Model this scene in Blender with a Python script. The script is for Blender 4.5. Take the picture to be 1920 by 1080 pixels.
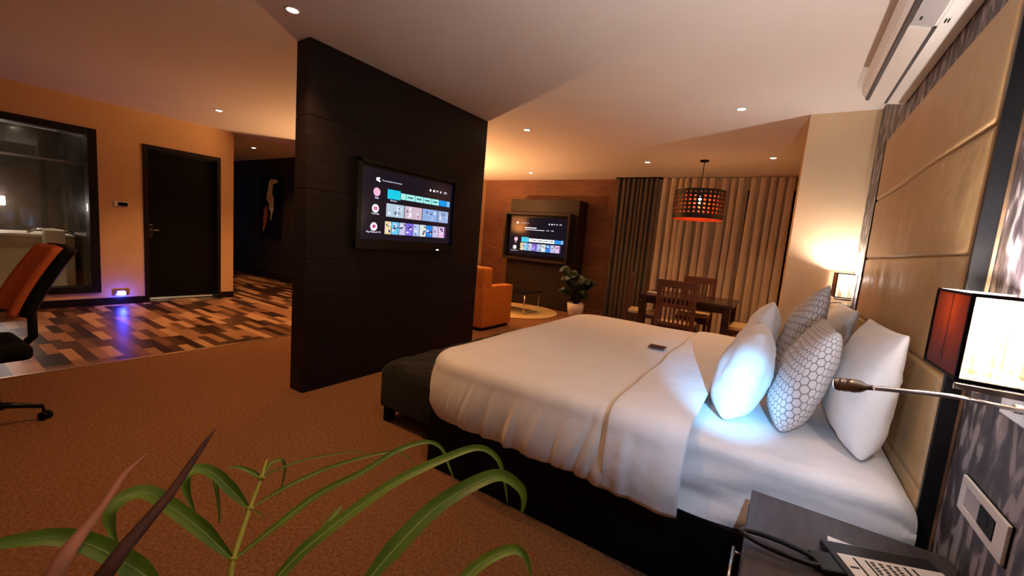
import bpy, bmesh, math, random
from mathutils import Vector, Matrix, noise
R = math.radians
PI = math.pi
random.seed(7)
SC = bpy.context.scene
COL = SC.collection
for o in list(bpy.data.objects):
    bpy.data.objects.remove(o)

# ------------------------------------------------------------------ camera
YAW, PITCH, ROLL, FPX, CAMH = 0.57258554, 0.11714368, 0.08418497, 772.29, 1.365
fw = Vector((-math.sin(YAW) * math.cos(PITCH), math.cos(YAW) * math.cos(PITCH), -math.sin(PITCH)))
r0 = Vector((math.cos(YAW), math.sin(YAW), 0))
u0 = r0.cross(fw)
rt = r0 * math.cos(ROLL) + u0 * math.sin(ROLL)
up = -r0 * math.sin(ROLL) + u0 * math.cos(ROLL)
cam = bpy.data.cameras.new('camera')
cam.sensor_width = 36
cam.lens = FPX / 1920 * 36
cam.clip_start = 0.02
camo = bpy.data.objects.new('camera', cam)
COL.objects.link(camo)
m = Matrix((rt, up, -fw)).transposed().to_4x4()
m.translation = (0, 0, CAMH)
camo.matrix_world = m
SC.camera = camo

# ------------------------------------------------------------------ view + world
SC.view_settings.view_transform = 'Standard'
SC.view_settings.look = 'None'
SC.view_settings.gamma = 1
SC.view_settings.use_curve_mapping = False
SC.view_settings.exposure = 1.25
W = bpy.data.worlds.new('night')
SC.world = W
W.use_nodes = True
W.node_tree.nodes['Background'].inputs[0].default_value = (0.02, 0.025, 0.05, 1)
W.node_tree.nodes['Background'].inputs[1].default_value = 0.3

WARM = (1.0, 0.50, 0.20)
WARM2 = (1.0, 0.60, 0.30)
NEUT = (1.0, 0.88, 0.81)
COOL = (0.16, 0.52, 1.0)
E_DOWN, E_FLOORLAMP, E_PENDANT, E_SCONCE, E_LED = 42, 185, 46, 34, 62

# ------------------------------------------------------------------ materials
def mat(name, col, rough=0.5, metal=0.0, emit=None, es=1.0, spec=0.5, coat=0.0, trans=0.0, ior=1.45, sheen=0.0):
    m = bpy.data.materials.new(name)
    m.use_nodes = True
    b = m.node_tree.nodes['Principled BSDF']
    b.inputs['Base Color'].default_value = (*col, 1)
    b.inputs['Roughness'].default_value = rough
    b.inputs['Metallic'].default_value = metal
    b.inputs['Specular IOR Level'].default_value = spec
    b.inputs['Coat Weight'].default_value = coat
    b.inputs['Transmission Weight'].default_value = trans
    b.inputs['IOR'].default_value = ior
    b.inputs['Sheen Weight'].default_value = sheen
    if emit:
        b.inputs['Emission Color'].default_value = (*emit, 1)
        b.inputs['Emission Strength'].default_value = es
    return m

def N(m, t, **kw):
    n = m.node_tree.nodes.new(t)
    for k, v in kw.items():
        setattr(n, k, v)
    return n

def L(m, a, b):
    m.node_tree.links.new(a, b)

def bsdf(m):
    return m.node_tree.nodes['Principled BSDF']

def ramp(m, fac, stops, interp='LINEAR'):
    r = N(m, 'ShaderNodeValToRGB')
    r.color_ramp.interpolation = interp
    e = r.color_ramp.elements
    while len(e) < len(stops):
        e.new(0.5)
    for i, (p, c) in enumerate(stops):
        e[i].position = p
        e[i].color = (*c, 1)
    L(m, fac, r.inputs[0])
    return r.outputs[0]

def coords(m, scale=(1, 1, 1), rot=(0, 0, 0), obj=True):
    t = N(m, 'ShaderNodeTexCoord')
    mp = N(m, 'ShaderNodeMapping')
    mp.inputs['Scale'].default_value = scale
    mp.inputs['Rotation'].default_value = rot
    L(m, t.outputs['Object' if obj else 'UV'], mp.inputs[0])
    return mp.outputs[0]

def nz(m, vec, scale, detail=4, rough=0.5, dist=0.0):
    n = N(m, 'ShaderNodeTexNoise')
    n.inputs['Scale'].default_value = scale
    n.inputs['Detail'].default_value = detail
    n.inputs['Roughness'].default_value = rough
    n.inputs['Distortion'].default_value = dist
    L(m, vec, n.inputs['Vector'])
    return n.outputs[0]

def bump(m, fac, strength=0.3, dist=0.01):
    b = N(m, 'ShaderNodeBump')
    b.inputs['Strength'].default_value = strength
    b.inputs['Distance'].default_value = dist
    L(m, fac, b.inputs['Height'])
    L(m, b.outputs[0], bsdf(m).inputs['Normal'])

def noisy(name, c1, c2, scale, rough=0.6, sc=(1, 1, 1), bs=0.0, bscale=None, bd=0.01, **kw):
    m = mat(name, c1, rough, **kw)
    v = coords(m, sc)
    f = nz(m, v, scale)
    L(m, ramp(m, f, [(0.35, c1), (0.65, c2)]), bsdf(m).inputs['Base Color'])
    if bs:
        bump(m, nz(m, v, bscale or scale * 2), bs, bd)
    return m

M = {}
M['paint'] = noisy('wall_paint', (0.74, 0.54, 0.33), (0.78, 0.58, 0.36), 3, 0.75, bs=0.12, bscale=160, bd=0.003)
M['paint_orange'] = noisy('orange_beige_wall_paint', (0.66, 0.42, 0.21), (0.70, 0.45, 0.23), 3, 0.75, bs=0.12, bscale=160, bd=0.003)
M['ceiling'] = noisy('ceiling_paint', (0.78, 0.73, 0.70), (0.80, 0.755, 0.725), 1.5, 0.85)
M['carpet'] = noisy('brown_carpet', (0.22, 0.104, 0.046), (0.36, 0.175, 0.080), 70, 0.95, bs=0.9, bscale=230, bd=0.012, spec=0.1)
M['black_wood'] = noisy('black_brown_laminate', (0.010, 0.007, 0.0065), (0.018, 0.012, 0.011), 5, 0.5, sc=(1, 1, 14), spec=0.22)
M['dark_wall'] = noisy('dark_corridor_paint', (0.014, 0.009, 0.008), (0.020, 0.013, 0.011), 4, 0.5)
M['black'] = mat('black_satin', (0.004, 0.0035, 0.0035), 0.55, spec=0.12)
M['black_gloss'] = mat('black_gloss', (0.006, 0.006, 0.007), 0.25, spec=0.3)
M['dark_trim'] = mat('dark_brown_trim', (0.010, 0.006, 0.005), 0.45, spec=0.25)
M['white_plastic'] = mat('white_plastic', (0.78, 0.76, 0.74), 0.35)
M['grey_plastic'] = mat('grey_plastic', (0.45, 0.45, 0.47), 0.4)
M['chrome'] = mat('chrome', (0.75, 0.73, 0.72), 0.14, metal=1.0)
M['brushed'] = mat('brushed_steel', (0.42, 0.38, 0.37), 0.3, metal=1.0)
M['linen'] = noisy('white_linen', (0.79, 0.77, 0.75), (0.82, 0.80, 0.78), 9, 0.72, bs=0.35, bscale=13, bd=0.012, sheen=0.2)
M['satin'] = noisy('white_duvet_cotton', (0.80, 0.765, 0.70), (0.83, 0.795, 0.73), 6, 0.5, bs=0.05, bscale=380, bd=0.002, sheen=0.2)
M['vinyl'] = noisy('gold_vinyl', (0.50, 0.33, 0.155), (0.56, 0.37, 0.18), 4, 0.45, bs=0.18, bscale=9, bd=0.02, spec=0.55)
M['velvet'] = noisy('black_velvet', (0.012, 0.010, 0.007), (0.022, 0.019, 0.013), 30, 0.85, sheen=0.08, spec=0.2)
M['black_fabric'] = noisy('black_seat_fabric', (0.006, 0.005, 0.005), (0.010, 0.009, 0.008), 60, 0.9, spec=0.1)
M['orange_cloth'] = noisy('orange_upholstery', (0.52, 0.155, 0.016), (0.60, 0.185, 0.022), 14, 0.6, bs=0.1, bscale=220)
M['orange_mesh'] = noisy('orange_red_mesh_fabric', (0.50, 0.10, 0.02), (0.56, 0.12, 0.025), 60, 0.8, bs=0.3, bscale=300)
M['brown_wood'] = noisy('red_brown_wood', (0.10, 0.035, 0.018), (0.15, 0.055, 0.028), 6, 0.38, sc=(1, 1, 8))
M['table_wood'] = noisy('dark_table_wood', (0.035, 0.018, 0.014), (0.055, 0.028, 0.020), 5, 0.25, sc=(1, 6, 1))
M['cream'] = noisy('cream_cushion', (0.75, 0.56, 0.28), (0.80, 0.60, 0.32), 10, 0.7)
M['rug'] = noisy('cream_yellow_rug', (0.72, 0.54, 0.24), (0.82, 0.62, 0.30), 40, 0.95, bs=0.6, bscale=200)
M['drape'] = noisy('dark_olive_drape', (0.075, 0.055, 0.038), (0.10, 0.075, 0.052), 30, 0.7, sc=(1, 1, 0.2), sheen=0.2)
M['ceramic'] = mat('white_ceramic', (0.80, 0.74, 0.68), 0.25)
M['soil'] = noisy('soil', (0.03, 0.02, 0.012), (0.06, 0.04, 0.02), 60, 0.95)
M['leaf_dark'] = noisy('dark_glossy_leaf', (0.007, 0.018, 0.007), (0.012, 0.028, 0.010), 12, 0.38)
M['leaf'] = noisy('green_leaf', (0.085, 0.18, 0.008), (0.17, 0.29, 0.018), 9, 0.42, spec=0.35)
M['midrib'] = mat('pale_leaf_midrib', (0.36, 0.48, 0.12), 0.4)
M['stem'] = mat('yellow_green_stem', (0.42, 0.42, 0.05), 0.5)
M['twig'] = noisy('dry_brown_stalk', (0.07, 0.022, 0.012), (0.12, 0.04, 0.02), 20, 0.7)
M['twig2'] = noisy('pinkish_dry_stalk', (0.42, 0.16, 0.09), (0.50, 0.20, 0.11), 20, 0.6)
M['terracotta'] = noisy('brown_planter', (0.05, 0.03, 0.02), (0.07, 0.04, 0.03), 8, 0.5)
M['paper'] = mat('white_paper', (0.82, 0.80, 0.78), 0.7)
M['ink'] = mat('black_print', (0.01, 0.01, 0.01), 0.6)
M['phone'] = mat('black_phone_plastic', (0.014, 0.014, 0.017), 0.28)
M['brownchoc'] = mat('dark_chocolate_card', (0.05, 0.014, 0.010), 0.4)
M['stand'] = noisy('grey_black_veneer', (0.050, 0.040, 0.042), (0.075, 0.060, 0.062), 6, 0.32, sc=(8, 1, 1))
M['red_wall'] = noisy('terracotta_textured_wallpaper', (0.145, 0.058, 0.028), (0.21, 0.086, 0.043), 2.2, 0.7, sc=(1, 1, 2.2), bs=0.8, bscale=9, bd=0.03)
M['panel'] = noisy('dark_taupe_laminate', (0.022, 0.015, 0.010), (0.032, 0.022, 0.015), 5, 0.45, sc=(8, 1, 1), spec=0.3)
def clear_glass():
    m = bpy.data.materials.new('window_glass'); m.use_nodes = True
    tr = N(m, 'ShaderNodeBsdfTransparent'); gl = N(m, 'ShaderNodeBsdfGlossy'); gl.inputs['Roughness'].default_value = 0.02
    fr = N(m, 'ShaderNodeFresnel'); fr.inputs[0].default_value = 1.4
    mx = N(m, 'ShaderNodeMixShader')
    L(m, fr.outputs[0], mx.inputs[0]); L(m, tr.outputs[0], mx.inputs[1]); L(m, gl.outputs[0], mx.inputs[2])
    L(m, mx.outputs[0], m.node_tree.nodes['Material Output'].inputs[0])
    return m
M['glass'] = clear_glass()
M['nightglass'] = mat('night_window_glass', (0.008, 0.008, 0.010), 0.08)
M['tub'] = noisy('cream_tub_tile', (0.55, 0.45, 0.30), (0.62, 0.50, 0.34), 3, 0.3)
M['marble'] = noisy('dark_marble', (0.012, 0.010, 0.009), (0.05, 0.04, 0.035), 5, 0.2, bs=0.0)
M['bathwall'] = noisy('grey_brown_tile', (0.045, 0.033, 0.024), (0.06, 0.045, 0.033), 3, 0.3)
M['metal_strip'] = mat('brass_threshold', (0.75, 0.5, 0.3), 0.3, metal=1.0)
M['copper'] = mat('copper_inside', (0.85, 0.16, 0.05), 0.35, metal=0.6)
M['shade_black'] = mat('black_shade', (0.012, 0.008, 0.008), 0.45)
M['louver'] = mat('dark_gap', (0.03, 0.015, 0.015), 0.6)

def lamp_emit(name, col, s):
    return mat(name, (0.8, 0.8, 0.8), 0.5, emit=col, es=s)
M['downglow'] = lamp_emit('downlight_glow', (1, 0.82, 0.58), 14)
M['bulb'] = lamp_emit('bulb_glow', (1, 0.70, 0.30), 22)
M['ledglow'] = lamp_emit('led_glow', (0.7, 0.85, 1.0), 12)
M['blueglow'] = lamp_emit('blue_night_light', (0.03, 0.05, 1.0), 14)
M['mirrorglow'] = lamp_emit('mirror_light', (1.0, 0.86, 0.80), 5)

# hexagon print cushion
def hex_mat():
    m = mat('hexagon_print', (0.7, 0.68, 0.66), 0.75)
    v = coords(m, (1, 1, 1), obj=False)
    sep = N(m, 'ShaderNodeSeparateXYZ'); L(m, v, sep.inputs[0])
    def mth(op, a, b=None, c=None):
        n = N(m, 'ShaderNodeMath', operation=op)
        for i, x in enumerate((a, b, c)):
            if x is None: continue
            if isinstance(x, (int, float)): n.inputs[i].default_value = x
            else: L(m, x, n.inputs[i])
        return n.outputs[0]
    n = 19.0
    x = mth('MULTIPLY', sep.outputs[0], n)
    y = mth('MULTIPLY', sep.outputs[1], n)
    def hexd(xo, yo):
        a = mth('SUBTRACT', mth('FLOORED_MODULO', mth('ADD', x, xo), 1.0), 0.5)
        b = mth('SUBTRACT', mth('FLOORED_MODULO', mth('ADD', y, yo), 1.732), 0.866)
        d2 = mth('ADD', mth('MULTIPLY', a, a), mth('MULTIPLY', b, b))
        aa = mth('ABSOLUTE', a); bb = mth('ABSOLUTE', b)
        h = mth('MAXIMUM', aa, mth('ADD', mth('MULTIPLY', aa, 0.5), mth('MULTIPLY', bb, 0.866)))
        return d2, h
    d1, h1 = hexd(0, 0)
    d2, h2 = hexd(0.5, 0.866)
    sel = mth('LESS_THAN', d1, d2)
    h = mth('ADD', mth('MULTIPLY', sel, h1), mth('MULTIPLY', mth('SUBTRACT', 1.0, sel), h2))
    L(m, ramp(m, h, [(0.0, (0.66, 0.63, 0.61)), (0.41, (0.66, 0.63, 0.61)), (0.46, (0.20, 0.18, 0.19)), (1, (0.20, 0.18, 0.19))]), bsdf(m).inputs['Base Color'])
    return m
M['hex'] = hex_mat()

# wallpaper behind the headboard
def wallpaper():
    m = mat('grey_plum_feather_wallpaper', (0.3, 0.25, 0.27), 0.5)
    v = coords(m, (1, 1, 0.42), (R(24), 0, 0))
    a = nz(m, v, 17, 2, 0.45, 0.5)
    v2 = coords(m, (1, 1.1, 0.40), (R(-34), 0, 0))
    c = nz(m, v2, 21, 2, 0.4, 0.6)
    mx = N(m, 'ShaderNodeMix', data_type='FLOAT')
    mx.inputs[0].default_value = 0.45
    L(m, a, mx.inputs[2]); L(m, c, mx.inputs[3])
    f = mx.outputs[0]
    L(m, ramp(m, f, [(0.30, (0.024, 0.018, 0.024)), (0.47, (0.060, 0.048, 0.056)), (0.53, (0.13, 0.11, 0.12)), (0.56, (0.34, 0.30, 0.31)), (0.8, (0.44, 0.39, 0.40))]), bsdf(m).inputs['Base Color'])
    bump(m, f, 0.5, 0.02)
    return m
M['wallpaper'] = wallpaper()

# multi-tone wood blocks
def wood():
    m = mat('multi_tone_wood_blocks', (0.3, 0.15, 0.07), 0.30, spec=0.4)
    t = N(m, 'ShaderNodeTexCoord')
    sep = N(m, 'ShaderNodeSeparateXYZ'); L(m, t.outputs['Object'], sep.inputs[0])
    def mth(op, a, b=None):
        n = N(m, 'ShaderNodeMath', operation=op)
        for i, x in enumerate((a, b)):
            if x is None: continue
            if isinstance(x, (int, float)): n.inputs[i].default_value = x
            else: L(m, x, n.inputs[i])
        return n.outputs[0]
    row = mth('FLOOR', mth('DIVIDE', sep.outputs[1], 0.085))
    wn = N(m, 'ShaderNodeTexWhiteNoise', noise_dimensions='1D'); L(m, row, wn.inputs['W'])
    xs = mth('ADD', mth('DIVIDE', sep.outputs[0], 0.42), mth('MULTIPLY', wn.outputs[0], 7.3))
    cell = mth('FLOOR', xs)
    cb = N(m, 'ShaderNodeCombineXYZ'); L(m, cell, cb.inputs[0]); L(m, row, cb.inputs[1])
    w2 = N(m, 'ShaderNodeTexWhiteNoise', noise_dimensions='2D'); L(m, cb.outputs[0], w2.inputs['Vector'])
    base = ramp(m, w2.outputs[0], [(0.0, (0.045, 0.020, 0.012)), (0.26, (0.10, 0.045, 0.024)), (0.46, (0.22, 0.10, 0.050)), (0.64, (0.38, 0.19, 0.095)), (0.82, (0.58, 0.33, 0.17))], 'CONSTANT')
    v = coords(m, (1.2, 14, 1))
    g = ramp(m, nz(m, v, 5), [(0.3, (0.75, 0.75, 0.75)), (0.7, (1.1, 1.1, 1.1))])
    mx = N(m, 'ShaderNodeMix', data_type='RGBA', blend_type='MULTIPLY')
    mx.inputs[0].default_value = 1
    L(m, base, mx.inputs[6]); L(m, g, mx.inputs[7])
    L(m, mx.outputs[2], bsdf(m).inputs['Base Color'])
    return m
M['wood'] = wood()

# sheer curtain
def sheer():
    m = bpy.data.materials.new('beige_sheer'); m.use_nodes = True
    nt = m.node_tree
    b = bsdf(m)
    b.inputs['Base Color'].default_value = (0.78, 0.66, 0.52, 1)
    b.inputs['Roughness'].default_value = 0.8
    tr = N(m, 'ShaderNodeBsdfTransparent')
    mx = N(m, 'ShaderNodeMixShader'); mx.inputs[0].default_value = 0.68
    L(m, tr.outputs[0], mx.inputs[1]); L(m, b.outputs[0], mx.inputs[2])
    L(m, mx.outputs[0], nt.nodes['Material Output'].inputs[0])
    return m
M['sheer'] = sheer()

# lamp shade: pleated organza
def organza():
    m = bpy.data.materials.new('pleated_white_organza'); m.use_nodes = True
    nt = m.node_tree
    b = bsdf(m)
    v = coords(m, (60, 60, 1.2))
    c = ramp(m, nz(m, v, 2.0, 3), [(0.34, (0.26, 0.15, 0.06)), (0.47, (0.50, 0.40, 0.27)), (0.60, (0.72, 0.66, 0.60))])
    L(m, c, b.inputs['Base Color'])
    b.inputs['Roughness'].default_value = 0.8
    tl = N(m, 'ShaderNodeBsdfTranslucent'); L(m, c, tl.inputs[0])
    tr = N(m, 'ShaderNodeBsdfTransparent')
    a = N(m, 'ShaderNodeMixShader'); a.inputs[0].default_value = 0.10
    L(m, b.outputs[0], a.inputs[1]); L(m, tl.outputs[0], a.inputs[2])
    a2 = N(m, 'ShaderNodeMixShader'); a2.inputs[0].default_value = 0.72
    L(m, tr.outputs[0], a2.inputs[1]); L(m, a.outputs[0], a2.inputs[2])
    L(m, a2.outputs[0], nt.nodes['Material Output'].inputs[0])
    return m
M['organza'] = organza()
def redshade():
    m = bpy.data.materials.new('red_brown_translucent_side'); m.use_nodes = True
    b = bsdf(m)
    b.inputs['Base Color'].default_value = (0.05, 0.012, 0.007, 1)
    b.inputs['Roughness'].default_value = 0.7
    tl = N(m, 'ShaderNodeBsdfTranslucent'); tl.inputs[0].default_value = (0.85, 0.24, 0.05, 1)
    a = N(m, 'ShaderNodeMixShader'); a.inputs[0].default_value = 0.045
    L(m, b.outputs[0], a.inputs[1]); L(m, tl.outputs[0], a.inputs[2])
    L(m, a.outputs[0], m.node_tree.nodes['Material Output'].inputs[0])
    return m
M['redside'] = redshade()

# ------------------------------------------------------------------ mesh helpers
class MB:
    def __init__(s):
        s.bm = bmesh.new(); s.uv = None
    def box(s, c, d, bev=0.0, rot=None, seg=2, mi=0):
        mt = Matrix.Translation(c) @ (rot.to_4x4() if rot else Matrix.Identity(4)) @ Matrix.Diagonal((*d, 1))
        r = bmesh.ops.create_cube(s.bm, size=1, matrix=mt)
        vs = r['verts']
        fs = set(f for v in vs for f in v.link_faces)
        for f in fs: f.material_index = mi
        if bev:
            es = list(set(e for v in vs for e in v.link_edges))
            rr = bmesh.ops.bevel(s.bm, geom=es, offset=bev, segments=seg, profile=0.6, affect='EDGES')
            for f in rr['faces']: f.material_index = mi
        return s
    def bb(s, a, b, bev=0.0, seg=2, mi=0):
        return s.box([(a[i] + b[i]) / 2 for i in range(3)], [abs(b[i] - a[i]) for i in range(3)], bev, seg=seg, mi=mi)
    def quad(s, pts, mi=0):
        f = s.bm.faces.new([s.bm.verts.new(p) for p in pts]); f.material_index = mi
        return s
    def tube(s, pts, rad, n=10, mi=0, closed=False):
        pts = [Vector(p) for p in pts]
        rings = []
        K = len(pts)
        ref = Vector((0, 0, 1))
        prev = None
        for i, p in enumerate(pts):
            if closed:
                t = (pts[(i + 1) % K] - pts[i - 1]).normalized()
            else:
                t = (pts[min(i + 1, K - 1)] - pts[max(i - 1, 0)]).normalized()
            if prev is None:
                a = ref if abs(t.dot(ref)) < 0.9 else Vector((1, 0, 0))
                x = t.cross(a).normalized()
            else:
                x = (prev - t * prev.dot(t)).normalized()
            prev = x
            y = t.cross(x)
            rr = rad[i] if isinstance(rad, (list, tuple)) else rad
            rings.append([s.bm.verts.new(p + (x * math.cos(2 * PI * k / n) + y * math.sin(2 * PI * k / n)) * rr) for k in range(n)])
        R_ = len(rings)
        for i in range(R_ if closed else R_ - 1):
            A, B = rings[i], rings[(i + 1) % R_]
            for k in range(n):
                f = s.bm.faces.new((A[k], A[(k + 1) % n], B[(k + 1) % n], B[k])); f.smooth = True; f.material_index = mi
        if not closed:
            for rg, rev in ((rings[0], True), (rings[-1], False)):
                f = s.bm.faces.new(rg[::-1] if rev else rg); f.material_index = mi
        return s
    def lathe(s, prof, c=(0, 0, 0), n=32, mi=0, rot=None):
        c = Vector(c); rings = []
        for r, z in prof:
            ring = []
            for k in range(n):
                a = 2 * PI * k / n
                p = Vector((r * math.cos(a), r * math.sin(a), z))
                if rot: p = rot @ p
                ring.append(s.bm.verts.new(c + p))
            rings.append(ring)
        for A, B in zip(rings, rings[1:]):
            for k in range(n):
                f = s.bm.faces.new((A[k], A[(k + 1) % n], B[(k + 1) % n], B[k])); f.smooth = True; f.material_index = mi
        for rg, rev in ((rings[0], True), (rings[-1], False)):
            f = s.bm.faces.new(rg[::-1] if rev else rg); f.material_index = mi
        return s
    def grid(s, fn, nu, nv, mi=0, smooth=True, closeu=False, uv=False):
        V = [[s.bm.verts.new(fn(i / nu, j / nv)) for j in range(nv + 1)] for i in range(nu + (0 if closeu else 1))]
        if uv and s.uv is None: s.uv = s.bm.loops.layers.uv.new('UVMap')
        NU = len(V)
        for i in range(nu):
            for j in range(nv):
                a, b, c, d = V[i][j], V[(i + 1) % NU][j], V[(i + 1) % NU][j + 1], V[i][j + 1]
                f = s.bm.faces.new((a, b, c, d)); f.smooth = smooth; f.material_index = mi
                if uv:
                    for lp, q in zip(f.loops, ((i, j), (i + 1, j), (i + 1, j + 1), (i, j + 1))):
                        lp[s.uv].uv = (q[0] / nu, q[1] / nv)
        return s

def build(name, mb, ms, parent=None, smooth=False, loc=None, weld=False, solid=0):
    bm = mb.bm
    if weld: bmesh.ops.remove_doubles(bm, verts=bm.verts, dist=1e-5)
    bmesh.ops.recalc_face_normals(bm, faces=bm.faces) if weld != 'no' else None
    if smooth:
        for f in bm.faces: f.smooth = True
    me = bpy.data.meshes.new(name)
    bm.to_mesh(me); bm.free()
    for m_ in (ms if isinstance(ms, (list, tuple)) else [ms]):
        me.materials.append(M[m_] if isinstance(m_, str) else m_)
    o = bpy.data.objects.new(name, me)
    COL.objects.link(o)
    if loc is not None: o.location = loc
    if parent is not None: o.parent = parent
    if solid:
        md = o.modifiers.new('solid', 'SOLIDIFY'); md.thickness = solid; md.offset = -1
    return o

def tag(o, label, cat, group=None):
    o['label'] = label; o['category'] = cat
    if group: o['group'] = group
    return o

def thing(name, label, cat, loc=(0, 0, 0), rz=0.0, group=None):
    o = bpy.data.objects.new(name, None)
    o.empty_display_size = 0.1
    COL.objects.link(o)
    o.location = loc; o.rotation_euler = (0, 0, rz)
    return tag(o, label, cat, group)

def struct(name, mb, ms, parent=None, label=None, **kw):
    o = build(name, mb, ms, parent, **kw)
    if parent is None: o['kind'] = 'structure'
    if label: o['label'] = label
    return o

def copytree(o, parent=None):
    c = o.copy(); COL.objects.link(c)
    if parent is not None: c.parent = parent
    for ch in list(o.children): copytree(ch, c)
    return c

def light(kind, name, loc, col, e, parent=None, **kw):
    l = bpy.data.lights.new(name, kind)
    l.color = col; l.energy = e
    for k, v in kw.items(): setattr(l, k, v)
    o = bpy.data.objects.new(name, l)
    COL.objects.link(o); o.location = loc
    if parent is not None: o.parent = parent
    return o

def aim(o, d):
    o.rotation_euler = Vector(d).to_track_quat('-Z', 'Y').to_euler()

# ------------------------------------------------------------------ the room
H = 2.7
XW = 0.528          # headboard wall
struct('floor', MB().bb((-4.80, -1.6, -0.08), (0.60, 8.1, 0)).bb((-6.25, 4.9, -0.08), (-4.80, 8.1, 0)), 'carpet', label='brown carpet floor')
struct('floor', MB().bb((-13.0, -1.6, -0.08), (-4.80, 4.9, 0.0)), 'wood', label='multi-tone wood block floor')
struct('trim_1', MB().bb((-4.815, -1.6, -0.01), (-4.785, 4.9, 0.006), 0.002), 'metal_strip', label='thin metal threshold strip between carpet and wood')
struct('ceiling', MB().bb((-13.0, -1.6, H), (0.62, 8.1, H + 0.1)), 'ceiling')
struct('wall_right', MB().bb((XW, -1.6, 0), (XW + 0.12, 4.645, H)), 'wallpaper', label='wall behind the headboard in grey plum wallpaper')
struct('wall_column', MB().bb((0.035, 4.645, 0), (XW + 0.12, 8.1, H)), 'paint', label='beige wall block beside the headboard wall')
struct('wall_front', MB().bb((-13.0, -1.72, 0), (0.62, -1.6, H)), 'paint')
# back wall with the window behind the curtains
struct('wall_back', MB().bb((-6.25, 7.96, 0), (-2.70, 8.1, H)), 'red_wall', label='terracotta textured wall behind the second television')
struct('wall_back', MB().bb((-2.70, 7.96, 0), (-2.0, 8.1, H)).bb((-2.0, 7.96, 2.50), (0.035, 8.1, H)).bb((-2.0, 7.96, 0), (0.035, 8.1, 0.12)), 'paint', label='beige wall around the curtained window')
wn = struct('window_2', MB().bb((-2.0, 8.02, 0.12), (0.035, 8.06, 2.50)), 'nightglass', label='dark night window behind the sheer curtains')
f = MB()
for x in (-1.98, -1.0, 0.015): f.bb((x - 0.025, 7.98, 0.12), (x + 0.02, 8.02, 2.50))
f.bb((-2.0, 7.98, 0.12), (0.035, 8.02, 0.17)); f.bb((-2.0, 7.98, 2.45), (0.035, 8.02, 2.5))
build('window_frame', f, 'black', wn)
struct('wall_living', MB().bb((-6.25, 5.0, 0), (-6.09, 7.96, H)), 'paint_orange')
struct('wall_corridor', MB().bb((-13.0, 4.9, 0), (-6.09, 5.0, H)), 'dark_wall', label='dark wall at the end of the corridor')
struct('baseboard_corridor', MB().bb((-13.0, 4.875, 0), (-6.10, 4.9, 0.14), 0.004), 'dark_trim')
# left wall with window and door openings
XL = -7.70
lw = MB()
lw.bb((XL - 0.16, -1.6, 0), (XL, -0.55, H))
lw.bb((XL - 0.16, -0.55, 0), (XL, 1.62, 0.18)); lw.bb((XL - 0.16, -0.55, 2.33), (XL, 1.62, H))
lw.bb((XL - 0.16, 1.62, 0), (XL, 2.085, H))
lw.bb((XL - 0.16, 2.085, 2.26), (XL, 3.05, H))
lw.bb((XL - 0.16, 3.05, 0), (XL, 3.24, H))
lw.bb((-13.0, 3.08, 0), (XL - 0.16, 3.24, H))
struct('wall_left', lw, 'paint_orange', label='warm beige wall with the door and bathroom window')
struct('baseboard_left', MB().bb((XL, -1.6, 0), (XL + 0.018, 2.083, 0.10), 0.003).bb((XL, 3.052, 0), (XL + 0.018, 3.24, 0.10), 0.003), 'dark_trim')
# interior window to the bathroom
w1 = struct('window_1', MB().bb((XL - 0.085, -0.50, 0.25), (XL - 0.075, 1.53, 2.26)), 'glass', label='black framed interior window into the bathroom')
f = MB()
f.bb((XL - 0.17, 1.53, 0.18), (XL + 0.025, 1.62, 2.33), 0.004); f.bb((XL - 0.17, -0.55, 0.18), (XL + 0.025, -0.46, 2.33), 0.004)
f.bb((XL - 0.17, -0.46, 2.245), (XL + 0.025, 1.53, 2.33), 0.004); f.bb((XL - 0.17, -0.46, 0.18), (XL + 0.025, 1.53, 0.265), 0.004)
build('window_frame', f, 'dark_trim', w1)
# door
d1 = bpy.data.objects.new('door_1', None); COL.objects.link(d1); d1['kind'] = 'structure'; d1['label'] = 'black door standing slightly ajar at the floor'
f = MB()
f.bb((XL - 0.17, 2.085, 0), (XL + 0.02, 2.135, 2.26), 0.003); f.bb((XL - 0.17, 3.0, 0), (XL + 0.02, 3.05, 2.26), 0.003); f.bb((XL - 0.17, 2.135, 2.20), (XL + 0.02, 3.0, 2.26), 0.003)
build('door_frame', f, 'dark_trim', d1)
dl = build('door_leaf', MB().box((0, -0.428, 1.12), (0.04, 0.852, 2.14), 0.003), 'black', d1, loc=(XL - 0.10, 2.995, 0.0))
dl.rotation_euler = (0, 0, R(-2.2))
hd = MB().tube([(0.02, -0.80, 1.06), (0.075, -0.80, 1.06), (0.075, -0.70, 1.06)], 0.009)
hd.bb((0.02, -0.825, 0.96), (0.028, -0.785, 1.14), 0.003)
build('door_handle', hd, 'chrome', dl)
# partition
pt = MB()
zs = [0, 0.555, 1.075, 1.62, 2.16, H]
for a, b in zip(zs, zs[1:]): pt.bb((-3.245, 1.79, a + 0.002), (-3.07, 3.95, b - 0.002), 0.003)
pt.bb((-3.24, 1.795, 0), (-3.075, 3.945, H))
struct('wall_partition', pt, 'black_wood', label='free-standing black panelled partition carrying the television')

# bathroom behind the window
struct('wall_bathroom', MB().bb((-10.6, -1.6, 0), (-10.45, 3.08, 2.55)), 'bathwall', label='brown tiled bathroom wall')
struct('wall_bathroom', MB().bb((-10.45, 1.72, 0), (-8.6, 1.80, 2.55)), 'marble', label='dark marble wall panel in the bathroom')
struct('ceiling', MB().bb((-12.9, -1.6, 2.52), (XL - 0.16, 3.08, 2.60)), 'ceiling', label='lower bathroom ceiling')
struct('floor', MB().bb((-10.45, -1.6, 0.0), (XL - 0.16, 3.08, 0.012)), 'tub', label='pale bathroom floor tiles')

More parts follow.
